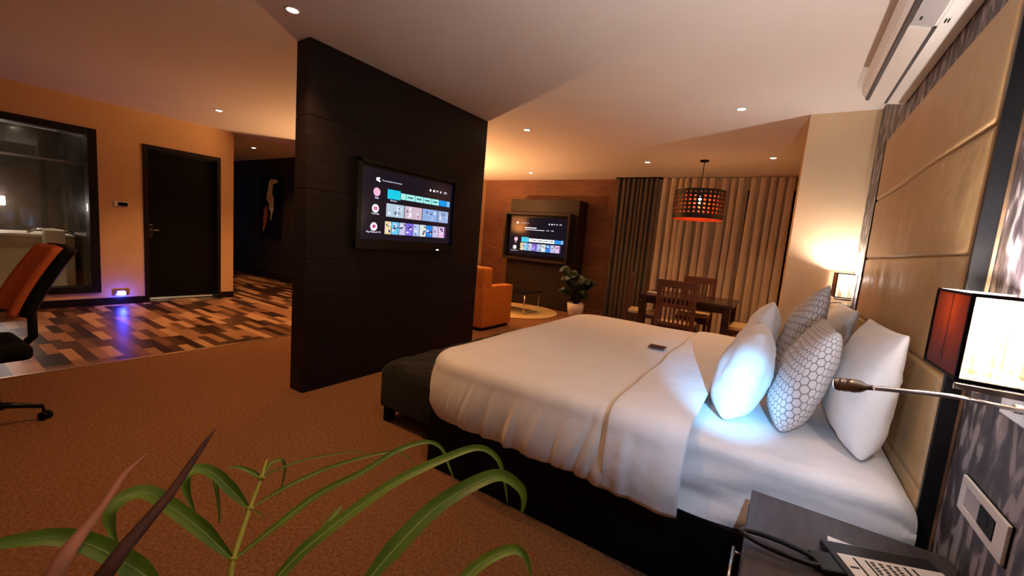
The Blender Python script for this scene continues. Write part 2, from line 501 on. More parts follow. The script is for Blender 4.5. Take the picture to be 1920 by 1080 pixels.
# ------------------------------------------------------------------ bathroom contents
t = thing('bathtub', 'cream tiled bathtub seen low through the interior window', 'bathtub', (-9.75, 0.3, 0.012))
b = MB().bb((-0.45, -1.55, 0), (0.45, 1.38, 0.80), 0.02)
build('tub_body', b, 'tub', t)
build('rim', MB().bb((-0.45, -1.55, 0.80), (0.47, 1.38, 0.84), 0.01), 'ceramic', t)
t = thing('shower_screen', 'clear shower screen with a pale metal top rail in the bathroom', 'shower screen', (-9.28, 0.3, 0.852))
build('top_rail', MB().bb((-0.02, -1.5, 1.10), (0.02, 1.41, 1.13)), 'brushed', t)
build('glass_panel', MB().bb((-0.004, -1.5, 0), (0.004, 1.41, 1.10)), 'glass', t)
t = thing('basin_tap', 'curved chrome tap over the bathtub rim', 'tap', (-9.15, 1.42, 0.0))
build('spout', MB().tube([(0, -0.25, 0.88), (0, -0.15, 0.93), (0, 0.0, 0.955), (0, 0.15, 0.93), (0, 0.22, 0.90)], 0.014), 'chrome', t)
build('pedestal', MB().bb((-0.08, -0.1, 0.012), (0.08, 0.12, 0.94), 0.02), 'ceramic', t)
t = tag(build('mirror_lamp', MB().bb((-0.03, -0.10, -0.07), (0.03, 0.10, 0.07), 0.01), 'mirrorglow', loc=(-10.41, 1.02, 1.30)), 'small glowing rectangular lamp on the bathroom wall', 'wall lamp')
light('POINT', 'mirror_lamp_light', (0.15, 0, 0), (1, 0.85, 0.75), 2, t, shadow_soft_size=0.06)
for i, (x, y) in enumerate(((-9.9, 1.33), (-9.1, 1.0))):
    o = tag(build('bathroom_downlight', MB().lathe([(0.045, -0.006), (0.05, 0.0), (0.035, 0.0)]), 'downglow', loc=(x, y, 2.513)),
            ('bathroom ceiling spot over the tub', 'bathroom ceiling spot nearest the window')[i], 'ceiling light', 'bathroom ceiling spots')
    light('SPOT', 'bathroom_spot', (0, 0, -0.03), (1, 0.78, 0.50), 26, o, spot_size=R(64), spot_blend=0.6, shadow_soft_size=0.03)
light('POINT', 'room_beyond_door_light', (-8.5, 2.5, 0.5), (1, 0.85, 0.65), 5, None, shadow_soft_size=0.05)

# ------------------------------------------------------------------ wall bits left
t = thing('thermostat', 'small white thermostat with black display left of the door', 'thermostat', (XL, 1.845, 1.395))
build('housing', MB().bb((0, -0.075, -0.032), (0.022, 0.075, 0.036), 0.006), 'white_plastic', t)
build('display', MB().bb((0.021, -0.035, -0.024), (0.025, 0.066, 0.026)), 'black_gloss', t)
t = thing('wall_socket', 'low wall socket plate with glowing blue night light', 'wall socket', (XL, 1.82, 0.17))
build('plate', MB().bb((0, -0.085, -0.045), (0.012, 0.085, 0.045), 0.004), 'chrome', t)
nl = build('night_light', MB().bb((0.012, -0.035, -0.04), (0.05, 0.045, 0.015), 0.01), 'blueglow', t)
nl['label'] = 'glowing blue plug-in light'
light('POINT', 'night_light_glow', (0.09, 0.0, -0.05), (0.03, 0.05, 1.0), 1.6, t, shadow_soft_size=0.03)

# painting
t = thing('painting', 'dark portrait canvas with a white abstract shape on the black wall', 'painting', (-9.80, 4.88, 1.63))
build('canvas', MB().bb((-0.44, -0.02, -0.67), (0.44, 0.018, 0.67), 0.003), 'black', t)
def blob(pts, name, mi_, y=-0.0215):
    b = MB(); b.quad([(x, y, z) for x, z in pts]); build(name, b, mi_, t)
M['ivory'] = noisy('ivory_brush_paint', (0.62, 0.50, 0.38), (0.95, 0.92, 0.85), 7, 0.6)
blob([(0.02, 0.62), (0.30, 0.60), (0.34, 0.54), (0.12, 0.50), (0.10, 0.30), (0.17, 0.20), (0.16, -0.06), (0.10, -0.16), (0.06, -0.30), (0.03, -0.28), (0.05, -0.10), (-0.02, -0.05), (-0.06, 0.10), (-0.15, 0.18), (-0.10, 0.38), (-0.04, 0.56)], 'painted_shape', 'ivory')
blob([(-0.26, -0.02), (-0.10, 0.02), (-0.08, -0.20), (-0.20, -0.48), (-0.30, -0.58), (-0.28, -0.30)], 'painted_shape', 'twig2')

# ------------------------------------------------------------------ downlights
DL = [(-2.82, 1.52, 'ceiling downlight by the near top corner of the black partition'),
      (-6.33, 2.49, 'ceiling downlight above the floor in front of the black door'),
      (-8.80, 4.05, 'ceiling downlight in the corridor near the painting'),
      (-2.80, 4.38, 'ceiling downlight just beyond the far edge of the partition'),
      (-4.38, 7.13, 'ceiling downlight close above the second television'),
      (-1.91, 6.46, 'ceiling downlight left of the pendant lamp'),
      (-0.28, 6.43, 'ceiling downlight right of the pendant lamp'),
      (-0.90, 1.20, 'unseen ceiling downlight added to brighten carpet and near side of the bed'),  # extra downlight out of view, added to brighten near carpet and duvet side
      (-0.49, 4.31, 'ceiling downlight over the far side of the bed'),
      ]
proto = None
ES = [1.1, 2.0, 1.0, 0.8, 0.5, 0.5, 0.6, 0.45, 0.6]
for i, (x, y, lab) in enumerate(DL):
    o = thing('ceiling_downlight', lab, 'ceiling light', (x, y, H), group='recessed ceiling downlights')
    if proto is None:
        proto = (build('trim_ring', MB().lathe([(0.033, -0.001), (0.034, -0.006), (0.046, -0.005), (0.048, 0.0)]), 'white_plastic', o),
                 build('lens', MB().lathe([(0.028, -0.004), (0.032, -0.006), (0.033, -0.003)]), 'downglow', o))
    else:
        for p in proto:
            c = p.copy(); COL.objects.link(c); c.parent = o
    light('SPOT', 'downlight_lamp', (0, 0, -0.02), WARM, E_DOWN * ES[i], o, spot_size=R(105), spot_blend=0.9, shadow_soft_size=0.03)

# ------------------------------------------------------------------ TV user interface
UIM = {}
def uim(c, s=1.0):
    k = (c, s)
    if k not in UIM:
        UIM[k] = mat('screen_light', (0.01, 0.01, 0.01), 0.3, emit=tuple(x ** 1.25 for x in c), es=s * 0.46)
    return UIM[k]
def text_mesh(txt, size, place, material, parent, name):
    cu = bpy.data.curves.new('txt', 'FONT'); cu.body = txt; cu.size = size; cu.align_x = 'CENTER'; cu.align_y = 'CENTER'
    ob = bpy.data.objects.new('txt', cu); COL.objects.link(ob)
    me = bpy.data.meshes.new_from_object(ob)
    bpy.data.objects.remove(ob); bpy.data.curves.remove(cu)
    for v in me.vertices: v.co = place(v.co.x, v.co.y)
    me.materials.clear(); me.materials.append(material)
    o = bpy.data.objects.new(name, me); COL.objects.link(o); o.parent = parent
    return o

def tv_ui(place, w, h, screen, variant):
    # place(u,v,depth): metres from screen's lower left
    def rect(b, u0, v0, u1, v1, d=0.0015, mi=0):
        b.quad([place(u0 * w, v0 * h, d), place(u1 * w, v0 * h, d), place(u1 * w, v1 * h, d), place(u0 * w, v1 * h, d)], mi)
    def disc(b, u, v, r, d=0.0015, mi=0, n=20):
        b.quad([place(u * w + r * math.cos(2 * PI * k / n), v * h + r * math.sin(2 * PI * k / n), d) for k in range(n)], mi)
    U = lambda y: (y - 2.265) / 1.11
    V = lambda z: (z - 1.262) / 0.613
    WH = (0.85, 0.85, 1.0)
    def put(name, b, mats_): return build(name, b, mats_, screen, weld='no')
    def words(txt, u, v, size, c=WH, s=1.3):
        text_mesh(txt, size * w / 1.11, lambda x, y: place(u * w + x, v * h + y, 0.003), uim(c, s), screen, 'caption')
    rng = random.Random(5)
    dz = 0.0 if variant == 1 else 0.0
    b = MB(); disc(b, U(2.400), V(1.786), 0.016 * w / 1.11); disc(b, U(2.418), V(1.797), 0.008 * w / 1.11); disc(b, U(2.420), V(1.772), 0.009 * w / 1.11)
    put('assistant_icon', b, uim(WH, 1.3))
    words('Try searching for horror movies' if variant == 1 else 'Try searching for movies', U(2.56), V(1.784), 0.017)
    b = MB(); disc(b, U(3.044), V(1.782), 0.012 * w / 1.11); put('status_icon', b, uim(WH, 1.3))
    b = MB(); rect(b, U(3.083), V(1.772), U(3.107), V(1.792)); put('status_icon', b, uim(WH, 1.3))
    b = MB(); b.quad([place(U(3.14) * w, V(1.772) * h, 0.0015), place(U(3.155) * w, V(1.791) * h, 0.0015), place(U(3.125) * w, V(1.791) * h, 0.0015)]); put('status_icon', b, uim(WH, 1.3))
    b = MB(); disc(b, U(3.19), V(1.782), 0.010 * w / 1.11); put('status_icon', b, uim(WH, 1.3))
    words('1:02', U(3.255), V(1.782), 0.030)
    ry = (1.645, 1.702) if variant == 1 else (1.475, 1.535)
    cy = 0.0 if variant == 1 else -0.168
    b = MB(); rect(b, U(2.514), V(1.635 + cy), U(2.664), V(1.718 + cy)); put('highlighted_tile', b, uim((0.0, 0.62, 0.78), 1.0))
    xs = [2.666, 2.734, 2.844, 2.958, 3.067, 3.176]
    b = MB()
    for a, c in zip(xs, xs[1:]): rect(b, U(a + 0.003), V(ry[0]), U(c - 0.003), V(ry[1]))
    put('app_tile_row', b, uim((0.42, 0.85, 0.82) if variant == 1 else (0.9, 0.92, 0.95), 1.0))
    for a, c in list(zip(xs, xs[1:]))[1:]:
        b = MB()
        m_ = (a + c) / 2
        rect(b, U(m_ - 0.028), V(1.668 + cy), U(m_ + 0.028), V(1.680 + cy), 0.0022)
        b.quad([place(U(m_ - 0.036) * w, V(1.665 + cy) * h, 0.0022), place(U(m_ - 0.026) * w, V(1.674 + cy) * h, 0.0022), place(U(m_ - 0.036) * w, V(1.683 + cy) * h, 0.0022)])
        put('tile_mark', b, uim((0.05, 0.2, 0.22), 0.6))
    b = MB(); rect(b, U(3.180), V(ry[0]), U(3.287), V(ry[1])); put('blue_tile', b, uim((0.0, 0.35, 0.85), 1.0))
    b = MB(); rect(b, U(3.292), V(ry[0]), U(3.337), V(ry[1])); put('edge_tile', b, uim((0.3, 0.6, 0.95), 0.9))
    words('Play Store', U(2.585), V(1.621 + cy), 0.019)
    if variant == 1:
        cs = [(2.398, 1.677, (0.95, 0.55, 0.75)), (2.390, 1.534, (0.95, 0.9, 0.97)), (2.380, 1.375, (0.95, 0.9, 0.97))]
        labs = [('Apps', 2.397, 1.627), ('YouTube', 2.389, 1.488), ('Play Movies & TV', 2.380, 1.328)]
    else:
        cs = [(2.40, 1.507, (0.95, 0.62, 0.78)), (2.385, 1.37, (0.95, 0.9, 0.97))]
        labs = [('Apps', 2.40, 1.455), ('Play Movies & TV', 2.382, 1.315)]
    for x, z, c in cs:
        b = MB(); disc(b, U(x), V(z), 0.037 * w / 1.11, n=28); put('app_icon', b, uim(c, 0.95))
    for tx, x, z in labs: words(tx, U(x), V(z), 0.022)
    if variant == 1:
        b = MB(); rect(b, U(2.372), V(1.521), U(2.408), V(1.547), 0.0022); put('icon_mark', b, uim((0.75, 0.05, 0.2), 0.8))
        b = MB(); b.quad([place(U(2.385) * w, V(1.527) * h, 0.003), place(U(2.398) * w, V(1.534) * h, 0.003), place(U(2.385) * w, V(1.541) * h, 0.003)]); put('icon_mark', b, uim((1, 1, 1), 1))
        b = MB(); b.quad([place(U(2.366) * w, V(1.358) * h, 0.003), place(U(2.400) * w, V(1.372) * h, 0.003), place(U(2.396) * w, V(1.391) * h, 0.003), place(U(2.366) * w, V(1.393) * h, 0.003)]); put('icon_mark', b, uim((0.75, 0.08, 0.35), 0.8))
        row = [(2.507, 2.716, (0.55, 0.68, 0.78)), (2.724, 2.943, (0.72, 0.58, 0.68)), (2.951, 3.164, (0.36, 0.52, 0.82)), (3.172, 3.325, (0.42, 0.55, 0.80))]
        for a, c, cc in row:
            b = MB(); rect(b, U(a), V(1.475), U(c), V(1.593))
            wd = c - a
            for k in range(7):
                x = a + wd * rng.uniform(0.1, 0.85); z = 1.475 + 0.118 * rng.uniform(0.05, 0.7); hh = 0.118 * rng.uniform(0.1, 0.35); ww = wd * rng.uniform(0.03, 0.14)
                rect(b, U(x), V(z), U(min(x + ww, c)), V(min(z + hh, 1.59)), 0.002 + k * 0.0002, 1 if k % 2 else 2)
            put('channel_tile', b, [uim(cc, 0.9), uim((0.12, 0.16, 0.34), 0.8), uim((0.85, 0.85, 0.95), 1.0)])
    else:
        b = MB(); rect(b, U(2.56), V(1.70), U(2.80), V(1.715)); rect(b, U(2.57), V(1.672), U(2.96), V(1.68)); rect(b, U(3.0), V(1.674), U(3.05), V(1.682)); rect(b, U(3.09), V(1.674), U(3.14), V(1.682))
        put('headline_text', b, uim(WH, 1.2))
    z0, z1 = (1.318, 1.432) if variant == 1 else (1.33, 1.45)
    bs_ = [2.500, 2.576, 2.668, 2.748, 2.842, 2.927, 3.017, 3.106, 3.193, 3.285]
    cols = [(0.85, 0.72, 0.45), (0.20, 0.62, 0.88), (0.60, 0.62, 0.82), (0.28, 0.20, 0.80), (0.50, 0.62, 0.85), (0.75, 0.82, 0.80), (0.03, 0.32, 0.85), (0.62, 0.60, 0.82), (0.80, 0.58, 0.82)]
    for i, cc in enumerate(cols):
        a, c = bs_[i], bs_[i + 1] - 0.006
        b = MB(); rect(b, U(a), V(z0), U(c), V(z1))
        for k in range(6):
            x = a + (c - a) * rng.uniform(0.05, 0.7); z = z0 + (z1 - z0) * rng.uniform(0.05, 0.8)
            rect(b, U(x), V(z), U(min(x + (c - a) * rng.uniform(0.15, 0.35), c)), V(min(z + (z1 - z0) * rng.uniform(0.06, 0.2), z1)), 0.002 + k * 0.0002, 1 + k % 2)
        put('poster_tile', b, [uim(cc, 0.95), uim((0.08, 0.07, 0.2), 0.8), uim((0.85, 0.8, 0.95), 1.0)])
    b = MB(); rect(b, U(3.288), V(z0), U(3.30), V(z1)); put('poster_tile', b, uim((0.25, 0.12, 0.35), 0.7))

# TV on the partition
t = thing('television', 'wall television showing app rows on the black partition', 'television', (-3.066, 2.80, 1.55))
f = MB()
y0, y1, z0, z1 = -0.615, 0.60, -0.375, 0.385
f.bb((0, y0, z0), (0.03, y1, z1), 0.004)
f.bb((0.03, y0, z1 - 0.035), (0.065, y1, z1), 0.004); f.bb((0.03, y0, z0), (0.06, y1, z0 + 0.07), 0.004)
f.bb((0.03, y0, z0), (0.065, y0 + 0.045, z1), 0.004); f.bb((0.03, y1 - 0.02, z0), (0.065, y1, z1), 0.004)
build('bezel', f, 'black_gloss', t)
M['screen'] = mat('dark_screen', (0.006, 0.006, 0.012), 0.10, emit=(0.02, 0.018, 0.04), es=0.12, spec=0.3)
s1 = build('screen', MB().bb((0.03, -0.555, -0.288), (0.038, 0.575, 0.325)), 'screen', t)
tv_ui(lambda x, y, d: Vector((0.0385 + d, -0.535 + x, -0.288 + y)), 1.11, 0.613, s1, 1)
build('standby_light', MB().bb((0.06, 0.355, -0.362), (0.0625, 0.385, -0.357)), M['ledglow'], t)

# TV wall unit at the far wall
UY = 7.50
t = thing('media_wall_panel', 'dark upright media panel on the terracotta wall behind the second television', 'wall panel', (-4.2, 7.96, 0))
build('back_panel', MB().bb((-0.86, -0.42, 0.0), (0.75, -0.002, 2.23), 0.004), 'panel', t)
f = MB()
fx0, fx1, fz0, fz1 = -0.88, 0.66, 0.955, 1.945
f.bb((fx0, -0.60, fz1 - 0.05), (fx1, -0.42, fz1), 0.004); f.bb((fx0, -0.60, fz0), (fx1, -0.42, fz0 + 0.05), 0.004)
f.bb((fx0, -0.60, fz0 + 0.05), (fx0 + 0.045, -0.42, fz1 - 0.05), 0.004); f.bb((fx1 - 0.045, -0.60, fz0 + 0.05), (fx1, -0.42, fz1 - 0.05), 0.004)
build('screen_surround', f, 'panel', t)
t = thing('television', 'second television glowing in a boxed surround at the far wall', 'television', (-4.31, 7.50, 1.45))
build('bezel', MB().bb((-0.715, -0.03, -0.43), (0.715, 0.035, 0.43), 0.006), 'black_gloss', t)
s2 = build('screen', MB().bb((-0.675, -0.034, -0.375), (0.675, -0.029, 0.395)), 'screen', t)
tv_ui(lambda x, y, d: Vector((-0.665 + x, -0.0345 - d * 1.5, -0.375 + y)), 1.33, 0.77, s2, 2)

# ------------------------------------------------------------------ curtains
def curtain(x0, x1, y, z0, z1, amp, waves, seed, skew=0.0):
    ph = random.Random(seed).uniform(0, 6)
    def fn(u, v):
        x = x0 + (x1 - x0) * u
        z = z0 + (z1 - z0) * v
        a = amp * (0.55 + 0.45 * (1 - v))
        w = 2 * PI * waves * (u + 0.022 * math.sin(9 * u + ph) + 0.012 * math.sin(23 * u)) + ph
        wob = noise.noise(Vector((u * waves * 0.35, v * 0.8, seed))) * amp * 0.9
        s = math.sin(w)
        return (x - 0.42 * a * math.sin(2 * w) + wob * 0.3, y + a * math.copysign(abs(s) ** 0.7, s) + wob, z)
    return MB().grid(fn, int(waves * 16), 12)
o = build('blackout_curtain', curtain(-2.83, -2.045, 7.80, 0.012, 2.68, 0.055, 9, 3), 'drape')
tag(o, 'dark olive blackout drape gathered left of the sheer curtains', 'curtain')
o = build('sheer_curtain', curtain(-1.975, -0.630, 7.83, 0.012, 2.680, 0.095, 10, 5), 'sheer')
tag(o, 'wide beige sheer curtain behind the dining table', 'curtain', 'beige sheer curtains')
o = build('sheer_curtain', curtain(-0.600, 0.020, 7.83, 0.012, 2.680, 0.095, 5, 8), 'sheer')
tag(o, 'narrow beige sheer curtain next to the beige wall block', 'curtain', 'beige sheer curtains')
tag(build('curtain_rail', MB().bb((-2.86, 7.76, 2.682), (-2.02, 7.93, 2.70)), 'black'), 'slim dark curtain rail on the ceiling over the dark drape', 'curtain rail')

# ------------------------------------------------------------------ pendant
t = thing('pendant_lamp', 'black drum pendant with glowing punched holes over the dining table', 'pendant lamp', (-1.11, 6.47, H))
build('ceiling_rose', MB().lathe([(0.06, 0.0), (0.06, -0.012), (0.045, -0.022), (0.01, -0.025)]), 'black', t)
build('cord', MB().tube([(0, 0, -0.02), (0, 0, -0.46)], 0.005, 8), 'black', t)
def drum(r, inner=False):
    b = MB(); n, rows = 34, 6
    zt, zb = -0.43, -0.83
    P = lambda a, z: b.bm.verts.new((r * math.cos(a), r * math.sin(a), z))
    top, bot = zt - 0.015, zb + 0.055
    for k in range(n):
        for j in range(rows):
            a0, a1 = 2 * PI * k / n, 2 * PI * (k + 1) / n
            z1, z0 = top + (bot - top) * j / rows, top + (bot - top) * (j + 1) / rows
            am, zm = (a0 + a1) / 2, (z0 + z1) / 2
            ha, hz = (a1 - a0) * 0.27, (z1 - z0) * 0.30
            corner = [P(a0, z0), P(am, z0), P(a1, z0), P(a1, zm), P(a1, z1), P(am, z1), P(a0, z1), P(a0, zm)]
            hole = []
            for q in range(8):
                an = -3 * PI / 4 + q * PI / 4
                hole.append(P(am + ha * math.cos(an) * 1.05, zm + hz * math.sin(an)))
            for q in range(8):
                b.bm.faces.new((corner[q], corner[(q + 1) % 8], hole[(q + 1) % 8], hole[q])).smooth = True
    for za, zb_ in ((zt, top), (bot, zb)):
        for k in range(n):
            a0, a1 = 2 * PI * k / n, 2 * PI * (k + 1) / n
            b.bm.faces.new((P(a0, za), P(a1, za), P(a1, zb_), P(a0, zb_))).smooth = True
    return b
build('shade', drum(0.34), 'shade_black', t, weld=True)
lin = build('shade_lining', drum(0.335), 'copper', t, weld=True)
lin['label'] = 'copper red lining of the shade'
ri = MB()
for a in (0, 2 * PI / 3, 4 * PI / 3): ri.tube([(0.02 * math.cos(a), 0.02 * math.sin(a), -0.455), (0.337 * math.cos(a), 0.337 * math.sin(a), -0.445)], 0.003, 6)
ri.tube([(0, 0, -0.45), (0, 0, -0.50)], 0.02, 12)
build('shade_holder', ri, 'black', t)
build('bulb', MB().lathe([(0.012, -0.50), (0.03, -0.53), (0.032, -0.56), (0.02, -0.59), (0.004, -0.60)]), 'bulb', t)
light('POINT', 'pendant_light', (0, 0, -0.55), WARM, E_PENDANT, t, shadow_soft_size=0.02)

# ------------------------------------------------------------------ dining set
t = thing('dining_table', 'dark wooden dining table under the pendant lamp', 'dining table', (-1.04, 6.32, 0))
build('tabletop', MB().bb((-0.60, -0.50, 0.725), (0.60, 0.50, 0.76), 0.004), 'table_wood', t)
build('apron', MB().bb((-0.52, -0.42, 0.64), (0.52, 0.42, 0.725)), 'table_wood', t)
lg = None
for sx in (-1, 1):
    for sy in (-1, 1):
        if lg is None: lg = build('leg', MB().box((0, 0, 0.3625), (0.09, 0.09, 0.725), 0.004), 'table_wood', t)
        else:
            lg = lg.copy(); COL.objects.link(lg)
        lg.location = (sx * 0.53, sy * 0.43, 0)
tag(build('napkin', MB().bb((-0.10, -0.06, 0), (0.10, 0.06, 0.012), 0.003), 'paper', loc=(-1.50, 6.20, 0.761)), 'folded pale napkin lying on the left of the dining table', 'napkin')

def dining_chair(label):
    t = thing('dining_chair', label, 'dining chair', group='dining chairs around the table')
    # faces +Y, back at -Y
    for sx in (-1, 1):
        build('rear_leg', MB().bb((sx * 0.215 - 0.028, -0.22, 0), (sx * 0.215 + 0.028, -0.185, 1.02), 0.004), 'brown_wood', t)
        build('front_leg', MB().bb((sx * 0.20 - 0.02, 0.19, 0), (sx * 0.20 + 0.02, 0.23, 0.42), 0.003), 'brown_wood', t)
    build('top_rail', MB().bb((-0.187, -0.218, 0.925), (0.187, -0.187, 1.02), 0.004), 'brown_wood', t)
    for z in (0.70, 0.46, 0.30): build('cross_rail', MB().bb((-0.187, -0.214, z - 0.03), (0.187, -0.191, z + 0.02), 0.002), 'brown_wood', t)
    for k in range(7):
        x = -0.162 + 0.054 * k
        build('back_slat', MB().bb((x - 0.013, -0.212, 0.47), (x + 0.013, -0.194, 0.93), 0.002), 'brown_wood', t)
    build('seat_frame', MB().bb((-0.22, -0.185, 0.38), (0.22, 0.23, 0.425), 0.004), 'brown_wood', t)
    s = build('seat_cushion', MB().bb((-0.215, -0.18, 0.425), (0.215, 0.235, 0.475), 0.018, 3), 'cream', t, smooth=True)
    s['label'] = 'cream seat cushion'
    return t
ch = dining_chair('slat-back dining chair nearest the bed with its back to the bed')
ch.location = (-1.06, 5.70, 0)
for lab, x, y, rz in (('slat-back dining chair on the curtain side of the table', -1.05, 6.93, PI),
                      ('slat-back dining chair at the left end of the table by the dark drape', -1.70, 6.33, R(-80))):
    c = copytree(ch); c.location = (x, y, 0); c.rotation_euler = (0, 0, rz); c['label'] = lab
t = thing('stool', 'low backless stool with a yellow cushion right of the dining table', 'stool', (-0.26, 6.30, 0))
build('seat_cushion', MB().bb((-0.23, -0.24, 0.42), (0.23, 0.24, 0.48), 0.02, 3), 'cream', t, smooth=True)
build('stool_frame', MB().bb((-0.22, -0.23, 0.36), (0.22, 0.23, 0.42), 0.004), 'brown_wood', t)
for sx in (-1, 1):
    for sy in (-1, 1): build('leg', MB().bb((sx * 0.2 - 0.02, sy * 0.21 - 0.02, 0), (sx * 0.2 + 0.02, sy * 0.21 + 0.02, 0.36)), 'brown_wood', t)

# ------------------------------------------------------------------ lounge
t = thing('sofa', 'orange upholstered sofa with square arms beyond the partition', 'sofa', (-4.28, 4.70, 0))
build('plinth', MB().bb((-0.75, 0.03, 0), (0.75, 0.72, 0.05)), 'black', t)
for sx in (-1, 1):
    xa, xb = (0.60, 0.78) if sx > 0 else (-0.78, -0.60)
    build('armrest', MB().bb((xa, 0.0, 0.045), (xb, 0.76, 0.66), 0.025, 3), 'orange_cloth', t, smooth=True)
build('backrest', MB().bb((-0.60, 0.0, 0.05), (0.60, 0.24, 0.93), 0.04, 3), 'orange_cloth', t, smooth=True)
build('backrest', MB().bb((0.56, 0.0, 0.60), (0.78, 0.20, 0.935), 0.05, 4), 'orange_cloth', t, smooth=True)
build('seat_base', MB().bb((-0.60, 0.2, 0.05), (0.60, 0.74, 0.28), 0.01), 'orange_cloth', t, smooth=True)
for sx in (-1, 1): build('seat_cushion', MB().bb((sx * 0.30 - 0.295, 0.22, 0.28), (sx * 0.30 + 0.295, 0.76, 0.44), 0.03, 3), 'orange_cloth', t, smooth=True)

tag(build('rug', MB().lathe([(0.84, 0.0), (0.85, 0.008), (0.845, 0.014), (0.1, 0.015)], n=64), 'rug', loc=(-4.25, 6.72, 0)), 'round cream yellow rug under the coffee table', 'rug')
t = thing('coffee_table', 'low black topped coffee table with chrome frame legs', 'coffee table', (-4.28, 6.62, 0.016))
build('tabletop', MB().bb((-0.50, -0.29, 0.385), (0.50, 0.29, 0.41), 0.004), 'black_gloss', t)
for sx in (-1, 1):
    build('leg_frame', MB().tube([(sx * 0.47, -0.26, 0.385), (sx * 0.47, -0.26, 0.012), (sx * 0.47, 0.26, 0.012), (sx * 0.47, 0.26, 0.385)], 0.011, 8), 'chrome', t)
for sy in (-1, 1):
    build('runner', MB().bb((-0.47, sy * 0.26 - 0.008, 0.002), (0.47, sy * 0.26 + 0.008, 0.018)), 'chrome', t)

# floor lamp in the lounge, behind the partition
t = thing('floor_lamp', 'uplighter floor lamp at the end of the orange sofa', 'floor lamp', (-5.70, 5.35, 0))
build('base', MB().lathe([(0.14, 0), (0.14, 0.015), (0.02, 0.03)]), 'black', t)
build('pole', MB().tube([(0, 0, 0.02), (0, 0, 1.45)], 0.012), 'brushed', t)
build('lamp_bowl', MB().lathe([(0.02, 1.43), (0.08, 1.46), (0.13, 1.52), (0.125, 1.52), (0.07, 1.47), (0.02, 1.45)]), 'brushed', t)
light('POINT', 'floor_lamp_light', (0, 0, 1.485), WARM, E_FLOORLAMP, t, shadow_soft_size=0.03)

# potted plant by the far wall
def leaf_mesh(b, path, wid, nrm, fold=0.18, prof=None, mi=0):
    """a folded leaf blade along path; wid = max width; nrm = rough upward normal"""
    pts = [Vector(p) for p in path]
    n = len(pts)
    # resample smooth (catmull-rom)
    out = []
    for i in range(n - 1):
        p0, p1, p2, p3 = pts[max(i - 1, 0)], pts[i], pts[i + 1], pts[min(i + 2, n - 1)]
        for k in range(6):
            s = k / 6
            out.append(0.5 * ((2 * p1) + (-p0 + p2) * s + (2 * p0 - 5 * p1 + 4 * p2 - p3) * s * s + (-p0 + 3 * p1 - 3 * p2 + p3) * s ** 3))
    out.append(pts[-1])
    K = len(out); rows = []
    for i, p in enumerate(out):
        s = i / (K - 1)
        t_ = (out[min(i + 1, K - 1)] - out[max(i - 1, 0)]).normalized()
        side = t_.cross(Vector(nrm)).normalized()
        u_ = side.cross(t_).normalized()
        w_ = wid * (prof(s) if prof else max(0.04, math.sin(PI * min(1, s * 0.97 + 0.03)) ** 0.7)) / 2
        rows.append([b.bm.verts.new(p - side * w_ + u_ * w_ * fold), b.bm.verts.new(p - side * w_ * 0.5 + u_ * w_ * fold * 0.35), b.bm.verts.new(p - u_ * 0.0003), b.bm.verts.new(p + side * w_ * 0.5 + u_ * w_ * fold * 0.35), b.bm.verts.new(p + side * w_ + u_ * w_ * fold)])
    for A, B in zip(rows, rows[1:]):
        for k in range(4):
            f_ = b.bm.faces.new((A[k], A[k + 1], B[k + 1], B[k])); f_.smooth = True; f_.material_index = mi
    return b
t = thing('potted_plant', 'dark leafy plant in a white pot beside the media panel', 'potted plant', (-3.17, 7.20, 0))
build('pot', MB().lathe([(0.10, 0), (0.13, 0.02), (0.155, 0.15), (0.165, 0.27), (0.15, 0.27), (0.14, 0.2)], n=32), 'ceramic', t)
build('soil', MB().lathe([(0.14, 0.225), (0.145, 0.235), (0.01, 0.24)], n=24), 'soil', t)
rng = random.Random(11)
for k in range(26):
    a = k * 2.399 + 0.4; lean = rng.uniform(0.06, 0.34); hgt = rng.uniform(0.40, 0.95)
    dx, dy = math.cos(a), math.sin(a) * 0.7
    base = Vector((dx * 0.03, dy * 0.03, 0.23)); topp = Vector((dx * lean * 0.6, dy * lean * 0.6, hgt * 0.85))
    st = build('stem', MB().tube([base, (base + topp) / 2 + Vector((0, 0, 0.03)), topp], [0.008, 0.006, 0.004], 6), 'leaf_dark', t)
    b = MB(); tip = topp + Vector((dx * 0.20, dy * 0.20, rng.uniform(-0.06, 0.10)))
    mid = (topp + tip) / 2 + Vector((0, 0, 0.05))
    leaf_mesh(b, [topp - Vector((dx * 0.03, dy * 0.03, 0.03)), mid, tip], rng.uniform(0.13, 0.19), (0.3 * dx, 0.3 * dy - 0.5, 1))
    build('leaf', b, 'leaf_dark', t)

